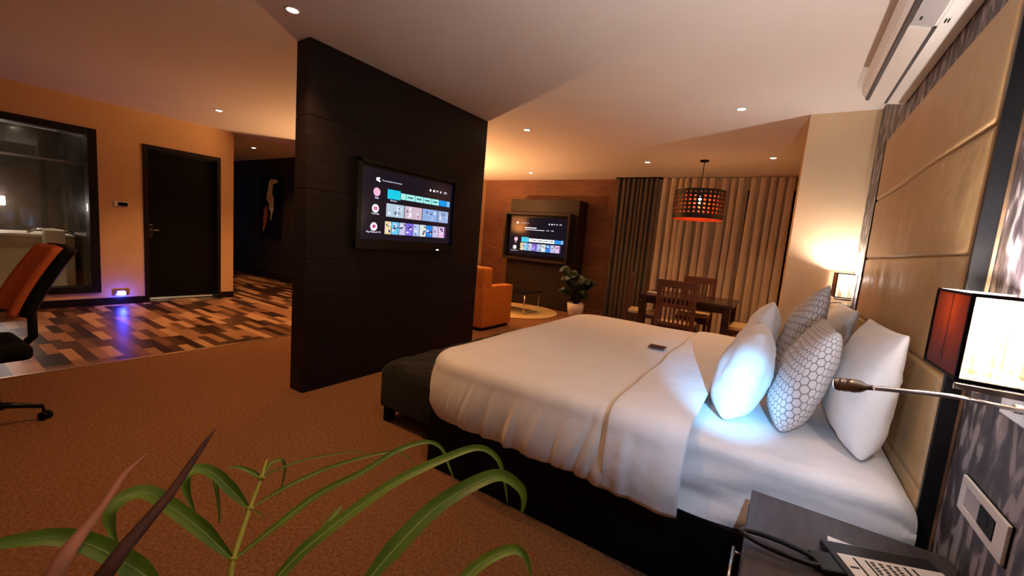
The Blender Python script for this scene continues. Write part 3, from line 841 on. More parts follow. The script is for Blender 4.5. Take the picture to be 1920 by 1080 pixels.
# ------------------------------------------------------------------ headboard
t = thing('headboard', 'tall gold padded headboard with horizontal seams on the wallpapered wall', 'headboard', (XW - 0.004, 2.82, 0))
build('backing_board', MB().bb((-0.028, -0.985, 0.0), (-0.001, 0.985, 2.24), 0.002), 'black', t)
zs = [0.25, 0.645, 1.043, 1.437, 1.835, 2.243]
for i, (a, b_) in enumerate(zip(zs, zs[1:])):
    def fn(u, v, a=a, b_=b_, i=i):
        y = -0.98 + 1.96 * u; z = a + (b_ - a) * v
        e = min(1, min(v, 1 - v) * (b_ - a) / 0.014)
        eu = min(1, min(u, 1 - u) * 1.96 / 0.05)
        puff = 0.007 * math.sqrt(max(0, 1 - (1 - e) ** 2)) + 0.014 * math.sqrt(max(0, 1 - (1 - eu) ** 2)) - 0.003
        wr = noise.noise(Vector((y * 1.3, z * 1.6, i * 3.1))) * 0.006 + noise.noise(Vector((y * 7, z * 5, i))) * 0.0014
        crease = -0.010 * (math.exp(-((v) * (b_ - a) / 0.008) ** 2) + math.exp(-((1 - v) * (b_ - a) / 0.008) ** 2))
        return (-0.026 - puff + wr + crease * -0.4, y, z)
    p = MB().grid(fn, 70, 40)
    build('padded_panel', p, 'vinyl', t)
build('side_edge', MB().bb((-0.046, -0.998, 0.0), (0.0, -0.978, 2.24), 0.003), 'black_gloss', t)
build('edge_trim', MB().bb((-0.006, -1.004, 0.0), (0.002, -0.9985, 2.24)), 'metal_strip', t)
build('side_edge', MB().bb((-0.046, 0.978, 0.0), (0.0, 0.998, 2.24), 0.003), 'black_gloss', t)

# ------------------------------------------------------------------ bed
YN, YF, XF, XH = 1.71, 3.90, -1.60, 0.47
t = thing('bed', 'large double bed with dark base and fitted white sheet', 'bed', (-0.56, 2.80, 0))
build('bed_base', MB().bb((XF + 0.56, YN - 2.80, 0.0), (XH + 0.56, YF - 2.80, 0.34), 0.006), 'black', t)
def matt(u, v):
    # v around the cross-section (near hem -> top -> far hem), u along X
    x = -1.0 + u * (XH + 0.005 + 0.56 + 1.0) 
    yn, yf, zt, r = YN - 2.80 + 0.03, YF - 2.80 - 0.03, 0.645, 0.05
    wdt = yf - yn - 2 * r; drop = zt - r - 0.335; arc = r * PI / 2
    tot = 2 * drop + 2 * arc + wdt
    s = v * tot
    n1 = noise.noise(Vector((x * 3, s * 3, 2.2))) * 0.006
    fold = 0.0
    if s < drop:
        k = 1 - s / drop
        dd = (x - 0.35) * 0.9
        fold = 0.015 * math.sin(38 * ((drop - s) + 0.28 * x)) * (0.25 + 0.75 * k) * (1 if x < 0.62 else 0.3) + 0.012 * noise.noise(Vector((x * 2.5, s * 20, 0)))
        return Vector((x, yn - fold - 0.008 * k + n1, 0.335 + s))
    s -= drop
    if s < arc:
        a = s / r
        return Vector((x, yn + r - r * math.cos(a), zt - r + r * math.sin(a)))
    s -= arc
    if s < wdt:
        sag = 0.006 * noise.noise(Vector((x * 4, s * 4, 1)))
        return Vector((x, yn + r + s, zt + sag))
    s -= wdt
    if s < arc:
        a = s / r
        return Vector((x, yf - r + r * math.sin(a), zt - r + r * math.cos(a)))
    s -= arc
    return Vector((x, yf, zt - r - s))
def matt2(u, v):
    p = matt(u, v)
    # round off the head end corner
    e = (XH + 0.56) - p.x
    if e < 0.08:
        k = 1 - e / 0.08
        p.z -= 0.05 * k * k if p.z > 0.55 else 0
        if p.y < -0.9: p.y += 0.03 * k * k
    return p
ms_ = MB().grid(matt2, 60, 110)
ms_ = build('mattress', MB().bb((XF + 0.59, YN - 2.75, 0.34), (XH + 0.54, YF - 2.86, 0.62), 0.04, 3), 'linen', t, smooth=True)
build('fitted_sheet', MB().grid(matt2, 90, 120), 'linen', ms_, solid=0)

# duvet: rings around a rounded contour, draped over near side, foot, far side
TOP = 0.69
def duvet_mesh(x_head, inner=0.0, top=TOP, dmax=0.365, bul=0.028):
    r = 0.085
    xn, xf_ = x_head, XF - 0.07
    yn, yf = YN + r - 0.055, YF - r + 0.055
    xi = xf_ + r
    cr = 0.16
    cont = []
    def add(x, y, nx, ny): cont.append((Vector((x, y, 0)), Vector((nx, ny, 0))))
    nL = 150
    for k in range(nL): add(xn + (xi + cr - xn) * k / nL, yn, 0, -1)
    for k in range(16):
        a = -PI / 2 - (PI / 2) * k / 16
        add(xi + cr + cr * math.cos(a), yn + cr + cr * math.sin(a), math.cos(a), math.sin(a))
    for k in range(110): add(xi, yn + cr + (yf - yn - 2 * cr) * k / 110, -1, 0)
    for k in range(16):
        a = PI - (PI / 2) * k / 16
        add(xi + cr + cr * math.cos(a), yf - cr + cr * math.sin(a), math.cos(a), math.sin(a))
    for k in range(61): add(xi + cr + (xn - xi - cr) * k / 60, yf, 0, 1)
    ds = [0, 0.015, 0.035, 0.055, 0.075, 0.095, 0.115, 0.134]
    q = 0.134
    while q < dmax + 0.1:
        q += 0.016; ds.append(q)
    b = MB(); rings = []
    ym = (yn + yf) / 2
    ins = [0.0, 0.15, 0.3, 0.45, 0.6, 0.72, 0.82, 0.9, 0.96]
    for s in ins:
        ring = []
        for p, n_ in cont:
            c = Vector((max(p.x, xi + 0.9), ym, 0))
            P_ = c.lerp(p, s)
            z = top + 0.018 * math.sin(PI * min(1, (P_.y - yn) / (yf - yn))) + 0.008 * noise.noise(Vector((P_.x * 2.2, P_.y * 2.2, 5))) + 0.003 * noise.noise(Vector((P_.x * 9, P_.y * 7, 1)))
            ring.append(b.bm.verts.new((P_.x, P_.y, z)))
        rings.append(ring)
    L_ = 0
    for d in ds:
        ring = []
        for i, (p, n_) in enumerate(cont):
            if d < r * PI / 2:
                a = d / r
                P_ = p + n_ * (r * math.sin(a)); z = top - r * (1 - math.cos(a))
                dn = 0
            else:
                P_ = p + n_ * r; dn = d - r * PI / 2; z = top - r - dn
            k = min(1, max(0, (d - 0.05) / 0.25))
            side = n_.y < -0.3
            tt = p.x * 1.0 + p.y * 1.0
            lean = (p.x + 0.25 * dn) if side else p.y
            f_ = 0.016 * noise.noise(Vector((lean * 9.0, dn * 1.6, 1.7))) + 0.012 * (abs(noise.noise(Vector((lean * 15.0, dn * 1.2, 6.1)))) * 2 - 0.5) + 0.005 * noise.noise(Vector((lean * 38, dn * 4, 3)))
            b_ = bul * math.sin(PI * min(1, dn / 0.30)) if dn > 0 else 0
            tuck = -0.045 * max(0, (dn - 0.20) / 0.12) ** 2 if dn > 0.20 else 0
            hem = 0.012 * noise.noise(Vector((lean * 5, 0, 9)))
            zz = z
            if dn > 0: zz = top - r - dn * (1 + hem * 2)
            zmin = 0.335
            # foot-corner hem rises slightly
            if p.x < XF + 0.35 and side: zmin += 0.0
            P_ = P_ + n_ * (f_ * k * 1.5 + b_ + tuck)
            zz = max(zz, zmin + hem)
            zz += 0.008 * noise.noise(Vector((P_.x * 2.2, P_.y * 2.2, 5))) * (1 - k)
            ring.append(b.bm.verts.new((P_.x, P_.y, zz)))
        rings.append(ring)
    for A, B in zip(rings, rings[1:]):
        for k in range(len(A) - 1):
            f_ = b.bm.faces.new((A[k], A[k + 1], B[k + 1], B[k])); f_.smooth = True
    bmesh.ops.remove_doubles(b.bm, verts=b.bm.verts, dist=2e-4)
    return b
dv = build('duvet', duvet_mesh(-0.50), 'satin')
tag(dv, 'white duvet spread over the bed with creased hanging side', 'duvet')
# folded-back band: a slightly wider strip over the duvet's head end
def band(u, v):
    x = -0.53 + 0.32 * u
    yn, yf, r, zt = YN - 0.075, YF + 0.06, 0.095, TOP + 0.014
    wdt = yf - yn - 2 * r; arc = r * PI / 2; drop = zt - r - 0.345
    tot = wdt + 2 * arc + 2 * drop
    s = v * tot
    edge = 0.010 * math.sin(PI * u) ** 0.5
    ew = 0.02 * noise.noise(Vector((v * 9, 0, 3)))
    x += ew * (1 - u) + 0.035 * max(0, 1 - s / drop) * (1 if s < drop else 0) * 0
    if s < drop:
        k = 1 - s / drop
        f_ = 0.020 * noise.noise(Vector((x * 9, s * 1.4, 4))) * (0.3 + k) + 0.007 * noise.noise(Vector((x * 26, s * 2, 8)))
        x += -0.10 * (1 - k) * 0.0
        return Vector((x, yn - f_ - edge - 0.022 * math.sin(PI * k), 0.345 + s))
    s -= drop
    if s < arc:
        a = s / r
        return Vector((x, yn + r - (r + edge) * math.cos(a), zt - r + (r + edge) * math.sin(a)))
    s -= arc
    if s < wdt:
        return Vector((x, yn + r + s, zt + edge + 0.016 * math.sin(PI * s / wdt) + 0.004 * noise.noise(Vector((x * 5, s * 5, 1)))))
    s -= wdt
    if s < arc:
        a = s / r
        return Vector((x, yf - r + (r + edge) * math.sin(a), zt - r + (r + edge) * math.cos(a)))
    s -= arc
    return Vector((x, yf + edge, zt - r - s))
fb = build('folded_edge', MB().grid(band, 24, 150), 'linen', dv)
fb.modifiers.new('solid', 'SOLIDIFY').thickness = 0.012
tag(build('chocolate_card', MB().box((0, 0, 0), (0.105, 0.095, 0.006), 0.002), 'brownchoc', loc=(-0.635, 2.88, TOP + 0.030)), 'small dark brown card lying on the white duvet', 'card')

# pillows
def pillow(label, BN, BF, TN, TF, th, material, group, seed, pinch=0.07, n=30, name='pillow', cat='pillow', po=0.38, wr=1.0, bow=0.0, sagk=0.22):
    BN, BF, TN, TF = map(Vector, (BN, BF, TN, TF))
    c = (BN + BF + TN + TF) / 4
    nrm = ((BF - BN).cross(TN - BN)).normalized()
    if nrm.x > 0: nrm = -nrm
    def surf(sgn):
        def fn(u, v):
            x, y = 2 * u - 1, 2 * v - 1
            # denser sampling at the rim
            x = math.sin(x * PI / 2); y = math.sin(y * PI / 2)
            xx = x * (1 - pinch * (1 - y * y)); yy = y * (1 - pinch * (1 - x * x))
            U_, V_ = (xx + 1) / 2, (yy + 1) / 2
            p = BN.lerp(BF, U_).lerp(TN.lerp(TF, U_), V_)
            T = th / 2 * max(0, (1 - x * x) * (1 - y * y)) ** po
            T *= 1 - sagk * y
            T += wr * T * 0.16 * noise.noise(Vector((x * 2.1, y * 2.1, seed))) 
            rim = (abs(x) ** 6 + abs(y) ** 6) * 0.5
            T *= 1 + wr * 0.25 * rim * noise.noise(Vector((x * 8, y * 8, seed + 2)))
            T += wr * 0.004 * noise.noise(Vector((x * 5, y * 12, seed))) * min(1, T * 30)
            sag = 0.0
            return p - c + nrm * (sgn * T + bow * (1 - y * y) * (1 - 0.5 * x * x)) + Vector((0, 0, sag))
        return fn
    b = MB()
    b.grid(surf(1), n, n, uv=True); b.grid(surf(-1), n, n, uv=True)
    o = build(name, b, material, loc=c, weld=True, smooth=True)
    return tag(o, label, cat, group)
ZB = 0.665
# back row
pillow('big white pillow against the headboard on the near side of the bed', (0.335, 1.94, ZB + 0.0), (0.31, 2.62, ZB), (0.395, 1.92, 1.15), (0.39, 2.60, 1.13), 0.18, 'linen', 'white bed pillows by the headboard', 1, bow=0.015, pinch=0.04, sagk=0.42, po=0.34)
pillow('big white pillow against the headboard on the far side of the bed', (0.31, 2.98, ZB), (0.31, 3.68, ZB), (0.39, 2.98, 1.13), (0.39, 3.68, 1.12), 0.19, 'linen', 'white bed pillows by the headboard', 2, bow=0.045, pinch=0.05)
# patterned middle row
pillow('hexagon print cushion on the near side, in front of the big pillow', (0.085, 2.02, ZB), (0.075, 2.50, ZB), (0.225, 2.06, 1.105), (0.215, 2.54, 1.105), 0.19, 'hex', 'hexagon print cushions', 3, name='cushion', cat='cushion', pinch=0.04, po=0.34)
pillow('hexagon print cushion on the far side, its pointed corner standing up', (0.085, 2.70, ZB), (0.085, 3.20, ZB), (0.225, 2.74, 1.265), (0.20, 3.22, 1.18), 0.19, 'hex', 'hexagon print cushions', 4, name='cushion', cat='cushion', pinch=0.10)
# front row
pillow('small white cushion at the front, lit blue by the reading light', (-0.125, 2.00, ZB - 0.008), (-0.125, 2.42, ZB), (-0.030, 2.05, 1.055), (-0.035, 2.48, 1.045), 0.225, 'linen', 'small white cushions in the front row', 5, name='cushion', cat='cushion', pinch=0.045, po=0.36)
pillow('small white cushion at the front on the far side of the bed', (-0.12, 2.66, ZB), (-0.12, 3.12, ZB), (-0.005, 2.76, 1.125), (-0.01, 3.20, 1.10), 0.20, 'linen', 'small white cushions in the front row', 6, name='cushion', cat='cushion', pinch=0.08, po=0.36)

# ------------------------------------------------------------------ tufted bench
t = thing('bench', 'black tufted velvet bench at the foot of the bed', 'bench', (-1.995, 2.80, 0))
def tuft(u, v):
    x = -0.27 + 0.54 * u; y = -0.90 + 1.80 * v
    eu = min(1, min(u, 1 - u) * 0.54 / 0.06); ev = min(1, min(v, 1 - v) * 1.8 / 0.06)
    z = 0.37 + 0.06 * math.sqrt(max(0, 1 - (1 - eu) ** 2)) * math.sqrt(max(0, 1 - (1 - ev) ** 2)) 
    a, b_ = x / 0.135, y / 0.15
    g = abs(math.sin(PI * (a + b_) / 2)) * abs(math.sin(PI * (a - b_) / 2))
    z += 0.022 * (g ** 0.5) * min(eu, ev)
    return (x, y, z)
build('tufted_top', MB().grid(tuft, 54, 150), 'velvet', t)
build('upholstered_body', MB().bb((-0.272, -0.902, 0.11), (0.272, 0.902, 0.385), 0.02, 3), 'velvet', t, smooth=True)
for sx in (-1, 1):
    for sy in (-1, 1): build('leg', MB().bb((sx * 0.22 - 0.03, sy * 0.85 - 0.03, 0), (sx * 0.22 + 0.03, sy * 0.85 + 0.03, 0.11), 0.004), 'black', t)

# ------------------------------------------------------------------ nightstand and what lies on it
t = thing('nightstand', 'dark veneer nightstand beside the near side of the bed', 'nightstand', (0.26, 1.40, 0))
build('tabletop', MB().bb((-0.242, -0.26, 0.515), (0.262, 0.275, 0.545), 0.002), 'stand', t)
build('cabinet_body', MB().bb((-0.228, -0.25, 0.0), (0.255, 0.265, 0.513)), 'stand', t)
dr = build('drawer', MB().bb((-0.245, -0.24, 0.30), (-0.229, 0.255, 0.50), 0.002), 'stand', t)
build('handle', MB().tube([(-0.268, -0.08, 0.42), (-0.268, 0.09, 0.42)], 0.006, 8).tube([(-0.268, -0.06, 0.42), (-0.244, -0.06, 0.42)], 0.004, 6).tube([(-0.268, 0.07, 0.42), (-0.244, 0.07, 0.42)], 0.004, 6), 'chrome', dr)
dr = build('drawer', MB().bb((-0.245, -0.24, 0.06), (-0.229, 0.255, 0.285), 0.002), 'stand', t)
ZN = 0.5455
rz = R(22.5)
# paper under the phone
o = tag(build('paper_sheet', MB().box((0, 0, 0.0006), (0.16, 0.10, 0.001)), 'paper', loc=(0.305, 1.492, ZN)), 'corner of a white paper sheet under the telephone', 'paper')
o.rotation_euler = (0, 0, R(-2))
t = thing('telephone', 'black desk telephone with white printed key panel on the nightstand', 'telephone', (0.335, 1.448, ZN), rz)
build('phone_base', MB().bb((-0.115, -0.16, 0.0015), (0.16, 0.075, 0.022), 0.005), 'phone', t)
fp = build('key_panel', MB().bb((-0.100, -0.15, 0.022), (0.155, 0.018, 0.0255), 0.001), 'paper', t)
fp['label'] = 'white panel with black printed marks'
b = MB()
for k, (x, wd, y0_, y1_) in enumerate(((-0.083, 0.022, -0.036, -0.030), (-0.064, 0.005, -0.075, 0.008), (-0.036, 0.005, -0.08, 0.006), (-0.022, 0.010, -0.08, 0.008), (-0.002, 0.010, -0.08, 0.008), (0.018, 0.010, -0.08, 0.008), (0.036, 0.010, -0.08, 0.008), (0.058, 0.006, -0.08, 0.008), (0.078, 0.006, -0.08, 0.008))):
    if wd < 0.008 or k == 0: b.bb((x - wd / 2, y0_, 0.0256), (x + wd / 2, y1_, 0.0262))
    else:
        for q in range(9):
            yy = y0_ + (y1_ - y0_) * q / 9
            b.bb((x - wd / 2, yy, 0.0256), (x + wd / 2 - (0.002 if q % 3 == 1 else 0), yy + 0.0065, 0.0262))
build('printed_marks', b, 'ink', t)
build('hinge_tab', MB().bb((-0.170, -0.055, 0.005), (-0.105, 0.025, 0.018), 0.006), 'phone', t)
lp = []
for k in range(40):
    a = 2 * PI * k / 40
    ex, ey = 0.100 * math.cos(a), 0.028 * math.sin(a)
    an = R(-14.5)
    lp.append((-0.248 + ex * math.cos(an) - ey * math.sin(an), 0.000 + ex * math.sin(an) + ey * math.cos(an), 0.020 - 0.10 * ex))
build('handset_loop', MB().tube(lp, 0.0075, 10, closed=True), 'phone', t)

# wall socket frame near the nightstand
t = thing('switch_panel', 'silver framed switch and socket panel on the wallpaper above the nightstand', 'switch panel', (XW, 1.54, 0.753))
f = MB()
f.bb((-0.010, -0.140, 0.028), (-0.001, 0.143, 0.050), 0.002); f.bb((-0.010, -0.140, -0.050), (-0.001, 0.143, -0.030), 0.002)
f.bb((-0.010, -0.140, -0.030), (-0.001, -0.085, 0.028), 0.002); f.bb((-0.010, 0.108, -0.030), (-0.001, 0.143, 0.028), 0.002)
build('frame', f, 'white_plastic', t)
build('back_plate', MB().bb((-0.003, -0.146, -0.052), (-0.0005, 0.145, 0.052)), 'black', t)
build('switch_insert', MB().bb((-0.008, -0.085, -0.030), (-0.003, 0.108, 0.028)), 'grey_plastic', t)
build('socket_insert', MB().bb((-0.010, -0.080, -0.027), (-0.006, 0.012, 0.025), 0.002).tube([(-0.011, -0.034, -0.0), (-0.0095, -0.034, 0.0)], 0.016, 16), 'black', t)

# ------------------------------------------------------------------ sconces with reading lights
def sconce(label, cx, cy, cz, led, head_tip=None, sy=0.125, power=1.0):
    """local: wall at +x; shade 0.16 deep, 0.25 wide, 0.20 high"""
    t = thing('wall_lamp', label, 'wall lamp', (cx, cy, cz), group='bedside sconces with reading lights')
    dx = XW - cx
    x0, x1 = -0.0, dx - 0.022
    h = 0.098
    build('wall_plate', MB().bb((dx - 0.014, -0.10, -0.20), (dx - 0.001, 0.10, 0.10), 0.003), 'chrome', t)
    build('pleated_shade', MB().bb((x0 + 0.004, -sy, -h), (x1, -sy + 0.002, h)), 'organza', t)
    build('pleated_shade', MB().bb((x0 + 0.004, sy - 0.002, -h), (x1, sy, h)), 'organza', t)
    build('bottom_diffuser', MB().bb((x0 + 0.004, -sy + 0.003, -h + 0.003), (x1, sy - 0.003, -h + 0.005)), 'organza', t)
    rs = build('side_panel', MB().bb((x0, -sy + 0.004, -h), (x0 + 0.003, sy - 0.004, h)), 'redside', t)
    rs['label'] = 'translucent red brown side'
    fr = MB()
    for z in (-h, h):
        fr.bb((x0 - 0.002, -sy - 0.003, z - 0.004), (x1, -sy + 0.003, z + 0.004)); fr.bb((x0 - 0.002, sy - 0.003, z - 0.004), (x1, sy + 0.003, z + 0.004))
        fr.bb((x0 - 0.002, -sy, z - 0.003), (x0 + 0.004, sy, z + 0.003))
    for y in (-sy, sy): fr.bb((x0 - 0.003, y - 0.004, -h), (x0 + 0.004, y + 0.004, h))
    fr.bb((x0 + 0.001, -0.003, -h), (x0 + 0.005, 0.003, h))
    build('shade_frame', fr, 'black', t)
    build('under_rail', MB().bb((x0, -sy, -h - 0.022), (x1, -sy + 0.010, -h - 0.008), 0.002), 'chrome', t)
    build('bulb', MB().lathe([(0.01, -0.05), (0.016, -0.04), (0.022, 0.0), (0.016, 0.035), (0.004, 0.045)], (dx * 0.45, 0, 0)), lamp_emit('sconce_bulb', (1, 0.88, 0.7), 16), t)
    light('POINT', 'sconce_light', (dx * 0.45, 0, 0.065), NEUT, E_SCONCE * power, t, shadow_soft_size=0.02)
    # gooseneck
    root = Vector(led[0]); tip = Vector(led[-1])
    pts = [Vector(p) for p in led]
    sm = []
    for i in range(len(pts) - 1):
        p0, p1, p2, p3 = pts[max(i - 1, 0)], pts[i], pts[i + 1], pts[min(i + 2, len(pts) - 1)]
        for k in range(8):
            s = k / 8
            sm.append(0.5 * ((2 * p1) + (-p0 + p2) * s + (2 * p0 - 5 * p1 + 4 * p2 - p3) * s * s + (-p0 + 3 * p1 - 3 * p2 + p3) * s ** 3))
    sm.append(pts[-1])
    build('gooseneck', MB().tube(sm, 0.0052, 10), 'chrome', t)
    build('gooseneck_socket', MB().tube([pts[0] + Vector((dx - 0.014 - pts[0].x, 0, 0)), pts[0] - Vector((0.015, 0, 0))], 0.011, 16), 'chrome', t)
    hd_ = head_tip.normalized()
    q = Vector((0, 0, 1)).rotation_difference(hd_).to_matrix()
    hh = build('reading_head', MB().lathe([(0.005, -0.012), (0.006, 0.0), (0.012, 0.010), (0.0145, 0.020), (0.0145, 0.030), (0.0125, 0.032), (0.0125, 0.034), (0.0145, 0.036), (0.0145, 0.044), (0.0130, 0.045), (0.0130, 0.047), (0.0145, 0.048), (0.0140, 0.055)], pts[-1], 20, rot=q), 'brushed', t)
    build('lens', MB().lathe([(0.011, 0.0555), (0.0125, 0.056), (0.001, 0.0565)], pts[-1], 16, rot=q), 'ledglow', hh)
    return t, pts[-1] + hd_ * 0.062, hd_
sc1, lp1, ld1 = sconce('wall lamp in the near foreground, mostly cut by the right edge', 0.366, 1.455, 1.230,
                 [(0.140, -0.035, -0.156), (0.131, -0.055, -0.153), (0.05, -0.13, -0.137), (-0.027, -0.205, -0.121), (-0.185, -0.345, -0.108)], Vector((-0.055, 0.032, -0.014)), 0.12)
sc2, lp2, ld2 = sconce('wall lamp on the far side of the bed by the beige wall', 0.392, 4.43, 1.215,
                 [(0.12, -0.10, -0.165), (0.04, -0.12, -0.14), (-0.04, -0.13, -0.16)], Vector((-0.05, -0.01, -0.03)), 0.13, 0.36)
# reading light beam of the near lamp falls on the front cushion
o = light('SPOT', 'reading_light', lp1, COOL, E_LED, sc1, spot_size=R(30), spot_blend=1.0, shadow_soft_size=0.008)
aim(o, Vector((-0.12, 2.05, 0.76)) - (Vector((0.366, 1.455, 1.230)) + lp1))

o = light('SPOT', 'reading_light_spill', lp1, (0.55, 0.70, 1.0), E_LED * 0.10, sc1, spot_size=R(110), spot_blend=0.8, shadow_soft_size=0.008)
aim(o, Vector((-0.25, 2.25, 0.70)) - (Vector((0.366, 1.455, 1.230)) + lp1))

# ------------------------------------------------------------------ air conditioner
t = thing('air_conditioner', 'white split air conditioner high on the wall above the headboard', 'air conditioner', (XW, 3.0, 2.40))
prof = [(-0.002, 0.045), (-0.10, 0.058), (-0.195, 0.088), (-0.225, 0.118), (-0.240, 0.17), (-0.236, 0.24), (-0.215, 0.285), (-0.002, 0.285)]
b = MB()
ya, yb = -0.72, 0.70
A = [b.bm.verts.new((x, ya, z)) for x, z in prof]; B = [b.bm.verts.new((x, yb, z)) for x, z in prof]
for k in range(len(prof)):
    b.bm.faces.new((A[k], A[(k + 1) % 8], B[(k + 1) % 8], B[k]))
b.bm.faces.new(A[::-1]); b.bm.faces.new(B)
bmesh.ops.bevel(b.bm, geom=[e for e in b.bm.edges], offset=0.006, segments=2, affect='EDGES')
build('casing', b, 'white_plastic', t, smooth=False)
an = math.atan2(0.030, 0.095)
rot = Matrix.Rotation(an, 3, 'Y')
build('louver', MB().box((-0.148, 0.155, 0.0715), (0.092, 1.03, 0.006), 0.002, rot=rot), 'white_plastic', t)
build('air_gap', MB().bb((-0.112, -0.38, 0.0535), (-0.097, 0.67, 0.062)).bb((-0.210, -0.70, 0.084), (-0.193, 0.67, 0.104)), 'louver', t)
build('display_panel', MB().box((-0.150, -0.51, 0.0695), (0.085, 0.25, 0.006), 0.002, rot=rot), 'grey_plastic', t)
build('display_marks', MB().bb((-0.170, -0.47, 0.070), (-0.150, -0.44, 0.0745)).bb((-0.085, -0.45, 0.050), (-0.080, -0.42, 0.053)).bb((-0.075, -0.45, 0.049), (-0.070, -0.42, 0.052)), 'black', t)

# ------------------------------------------------------------------ office chair
t = thing('office_chair', 'office chair with orange back and black seat at the left edge', 'office chair', (-3.80, 0.20, 0), R(3))
def bk(u, v):   # orange front cushion, curved
    x = -0.20 + 0.40 * u; s = v
    y = 0.22 + 0.14 * s + 0.06 * s * s + 0.10 * (abs(2 * u - 1) ** 2) * -0.5
    z = 0.68 + 0.40 * s
    return (x * (1 - 0.12 * s * s), y, z)
back = MB().grid(bk, 20, 16)
o = build('backrest_pad', back, 'orange_mesh', t); md = o.modifiers.new('s', 'SOLIDIFY'); md.thickness = 0.035; md.offset = 0
o['label'] = 'orange back cushion'
def bk2(u, v):
    p = bk(u, v); return (p[0] * 1.04, p[1] + 0.055, p[2])
o = build('back_shell', MB().grid(bk2, 20, 16), 'black', t); md = o.modifiers.new('s', 'SOLIDIFY'); md.thickness = 0.05; md.offset = 0
build('back_support', MB().tube([(0, 0.05, 0.44), (0, 0.22, 0.44), (0, 0.29, 0.52), (0, 0.29, 0.75)], 0.022, 10), 'black', t)
build('seat', MB().bb((-0.24, -0.24, 0.43), (0.24, 0.25, 0.52), 0.04, 4), 'black_fabric', t, smooth=True)
for sx in (-1, 1):
    build('armrest', MB().tube([(sx * 0.27, 0.10, 0.45), (sx * 0.29, 0.10, 0.66), (sx * 0.29, 0.05, 0.69), (sx * 0.29, -0.14, 0.69)], 0.016, 8).bb((sx * 0.29 - 0.03, -0.16, 0.685), (sx * 0.29 + 0.03, 0.10, 0.71), 0.008), 'black', t)
build('gas_column', MB().lathe([(0.03, 0.10), (0.03, 0.26), (0.018, 0.27), (0.018, 0.43), (0.06, 0.435)]), 'black_gloss', t)
for k in range(5):
    a = R(72 * k + 74)
    dx, dy = math.cos(a), math.sin(a)
    lg = build('base_leg', MB().tube([(0, 0, 0.13), (dx * 0.17, dy * 0.17, 0.125), (dx * 0.31, dy * 0.31, 0.09)], [0.024, 0.02, 0.014], 8), 'black_gloss', t)
    b = MB()
    ax = Vector((-dy, dx, 0)) * 0.5 + Vector((dx, dy, 0)) * 0.5
    for s_ in (-1, 1):
        c_ = Vector((dx * 0.32, dy * 0.32, 0.027)) + ax.normalized() * 0.014 * s_
        b.tube([c_ - ax.normalized() * 0.009, c_ + ax.normalized() * 0.009], 0.026, 16)
    b.tube([(dx * 0.31, dy * 0.31, 0.095), (dx * 0.32, dy * 0.32, 0.03)], 0.008, 8)
    build('castor', b, 'black', lg)

# ------------------------------------------------------------------ foreground plant
def pix(x, y, d):
    v = rt * ((x - 960) / FPX) + up * ((540 - y) / FPX) + fw
    return Vector((0, 0, CAMH)) + v.normalized() * d
PLANT = Vector((-0.52, 0.36, 0))
t = thing('bamboo_plant', 'green long-leaved plant in the near foreground at the bottom left', 'potted plant', PLANT)
def loc(p): return p - PLANT
build('planter', MB().lathe([(0.12, 0), (0.15, 0.02), (0.17, 0.30), (0.155, 0.30), (0.15, 0.24)]), 'terracotta', t)
build('soil', MB().lathe([(0.145, 0.25), (0.15, 0.262), (0.01, 0.27)]), 'soil', t)
n1, n2, n3, n4 = pix(437, 1048, .80), pix(468, 954, .84), pix(490, 896, .86), pix(500, 862, .87)
low = pix(418, 1150, .78)
b = MB().tube([loc(p) for p in (PLANT + Vector((0.0, 0.0, 0.26)), PLANT.lerp(low, 0.6) + Vector((0, 0, .25)), low, n1, n2, n3, n4)], [0.006, 0.006, 0.0045, 0.0042, 0.0036, 0.003, 0.0015], 8)
for p in (n1, n2, n3): b.lathe([(0.003, -0.004), (0.0065, 0), (0.003, 0.004)], loc(p), 10)
build('stem', b, 'stem', t)
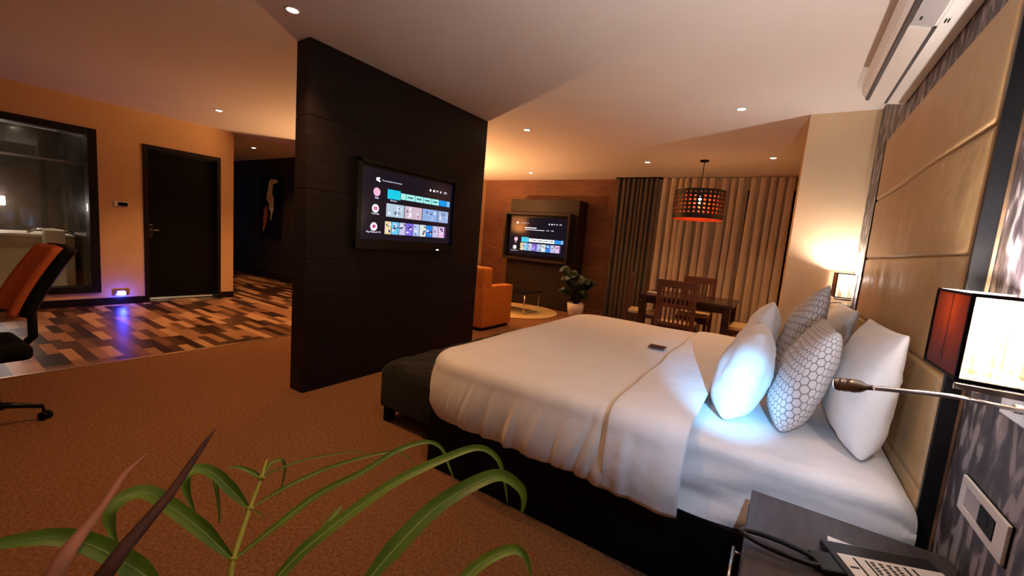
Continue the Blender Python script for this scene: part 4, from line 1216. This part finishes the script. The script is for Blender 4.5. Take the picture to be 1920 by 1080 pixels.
FL = [  # ((x,y,dist)...), width in metres
    ([(437, 1050, .80), (520, 985, .80), (600, 925, .81), (680, 885, .82), (745, 845, .84), (797, 829, .86), (827, 840, .87), (843, 877, .87), (853, 905, .87)], .019),
    ([(470, 953, .84), (540, 912, .85), (610, 880, .87), (680, 858, .88), (727, 848, .89), (755, 850, .90), (783, 876, .90)], .012),
    ([(490, 895, .86), (540, 872, .87), (600, 856, .89), (667, 848, .90), (700, 856, .91)], .006),
    ([(505, 1100, .70), (560, 1040, .70), (640, 975, .71), (740, 905, .73), (833, 860, .76), (895, 840, .78), (930, 857, .79), (944, 893, .79), (952, 946, .79)], .027),
    ([(672, 1110, .62), (735, 1035, .63), (810, 958, .65), (880, 912, .67), (935, 892, .69), (970, 910, .70), (982, 933, .70), (978, 965, .70)], .040),
    ([(850, 1105, .60), (905, 1055, .61), (960, 1031, .62), (986, 1047, .63), (996, 1085, .63)], .024),
    ([(466, 953, .84), (430, 915, .82), (400, 888, .80), (372, 880, .79), (350, 894, .78), (351, 926, .78), (366, 962, .78)], .030),
    ([(436, 1050, .80), (385, 1000, .77), (330, 958, .75), (280, 926, .73), (240, 930, .72), (208, 958, .71), (208, 992, .71), (220, 1022, .71)], .034),
    ([(300, 1100, .66), (240, 1058, .66), (170, 1022, .66), (100, 1008, .66), (0, 1020, .66), (-60, 1035, .66)], .036),
    ([(489, 897, .86), (470, 884, .86), (445, 876, .86), (425, 878, .85)], .014),
    ([(492, 893, .86), (510, 868, .87), (530, 864, .88), (533, 890, .88), (522, 935, .88)], .010),
    ([(476, 957, .84), (490, 966, .84), (497, 975, .84)], .004),
    ([(400, 890, .83), (408, 930, .83), (412, 985, .83)], .010),
    ([(640, 950, .78), (600, 1000, .76), (545, 1065, .74), (520, 1100, .73)], .016),
]
for pth, wd in FL:
    pp = [loc(pix(*q)) for q in pth]
    # blade surface roughly faces the camera from above
    mid = pp[len(pp) // 2] + PLANT
    wd *= 0.62
    nr = (Vector((0, 0, CAMH)) - mid).normalized() * 0.8 + Vector((0, 0, 0.6))
    lf = build('leaf', leaf_mesh(MB(), pp, wd, nr, 0.25, prof=lambda s: max(0.03, min(1, s * 5 + 0.25) * (1 - s ** 2.2) ** 0.75)), 'leaf', t)
    if wd > 0.006:
        off = nr.normalized() * 0.0002
        mr = leaf_mesh(MB(), [p_ + off for p_ in pp], 0.0016, nr, 0.0, prof=lambda s: max(0.1, 1 - s))
        rb = build('midrib', mr, 'midrib', lf); rb['label'] = 'pale midrib line'
build('dry_stalk', MB().tube([loc(pix(*q)) for q in ((165, 1120, .60), (235, 1025, .62), (320, 925, .65), (385, 830, .68), (406, 802, .69))], [.008, .0068, .005, .003, .0006], 8), 'twig', t)
build('dry_stalk', MB().tube([loc(pix(*q)) for q in ((70, 1130, .58), (130, 1030, .60), (185, 960, .62), (232, 890, .66), (276, 850, .70))], [.008, .0065, .004, .0035, .0006], 8), 'twig2', t)
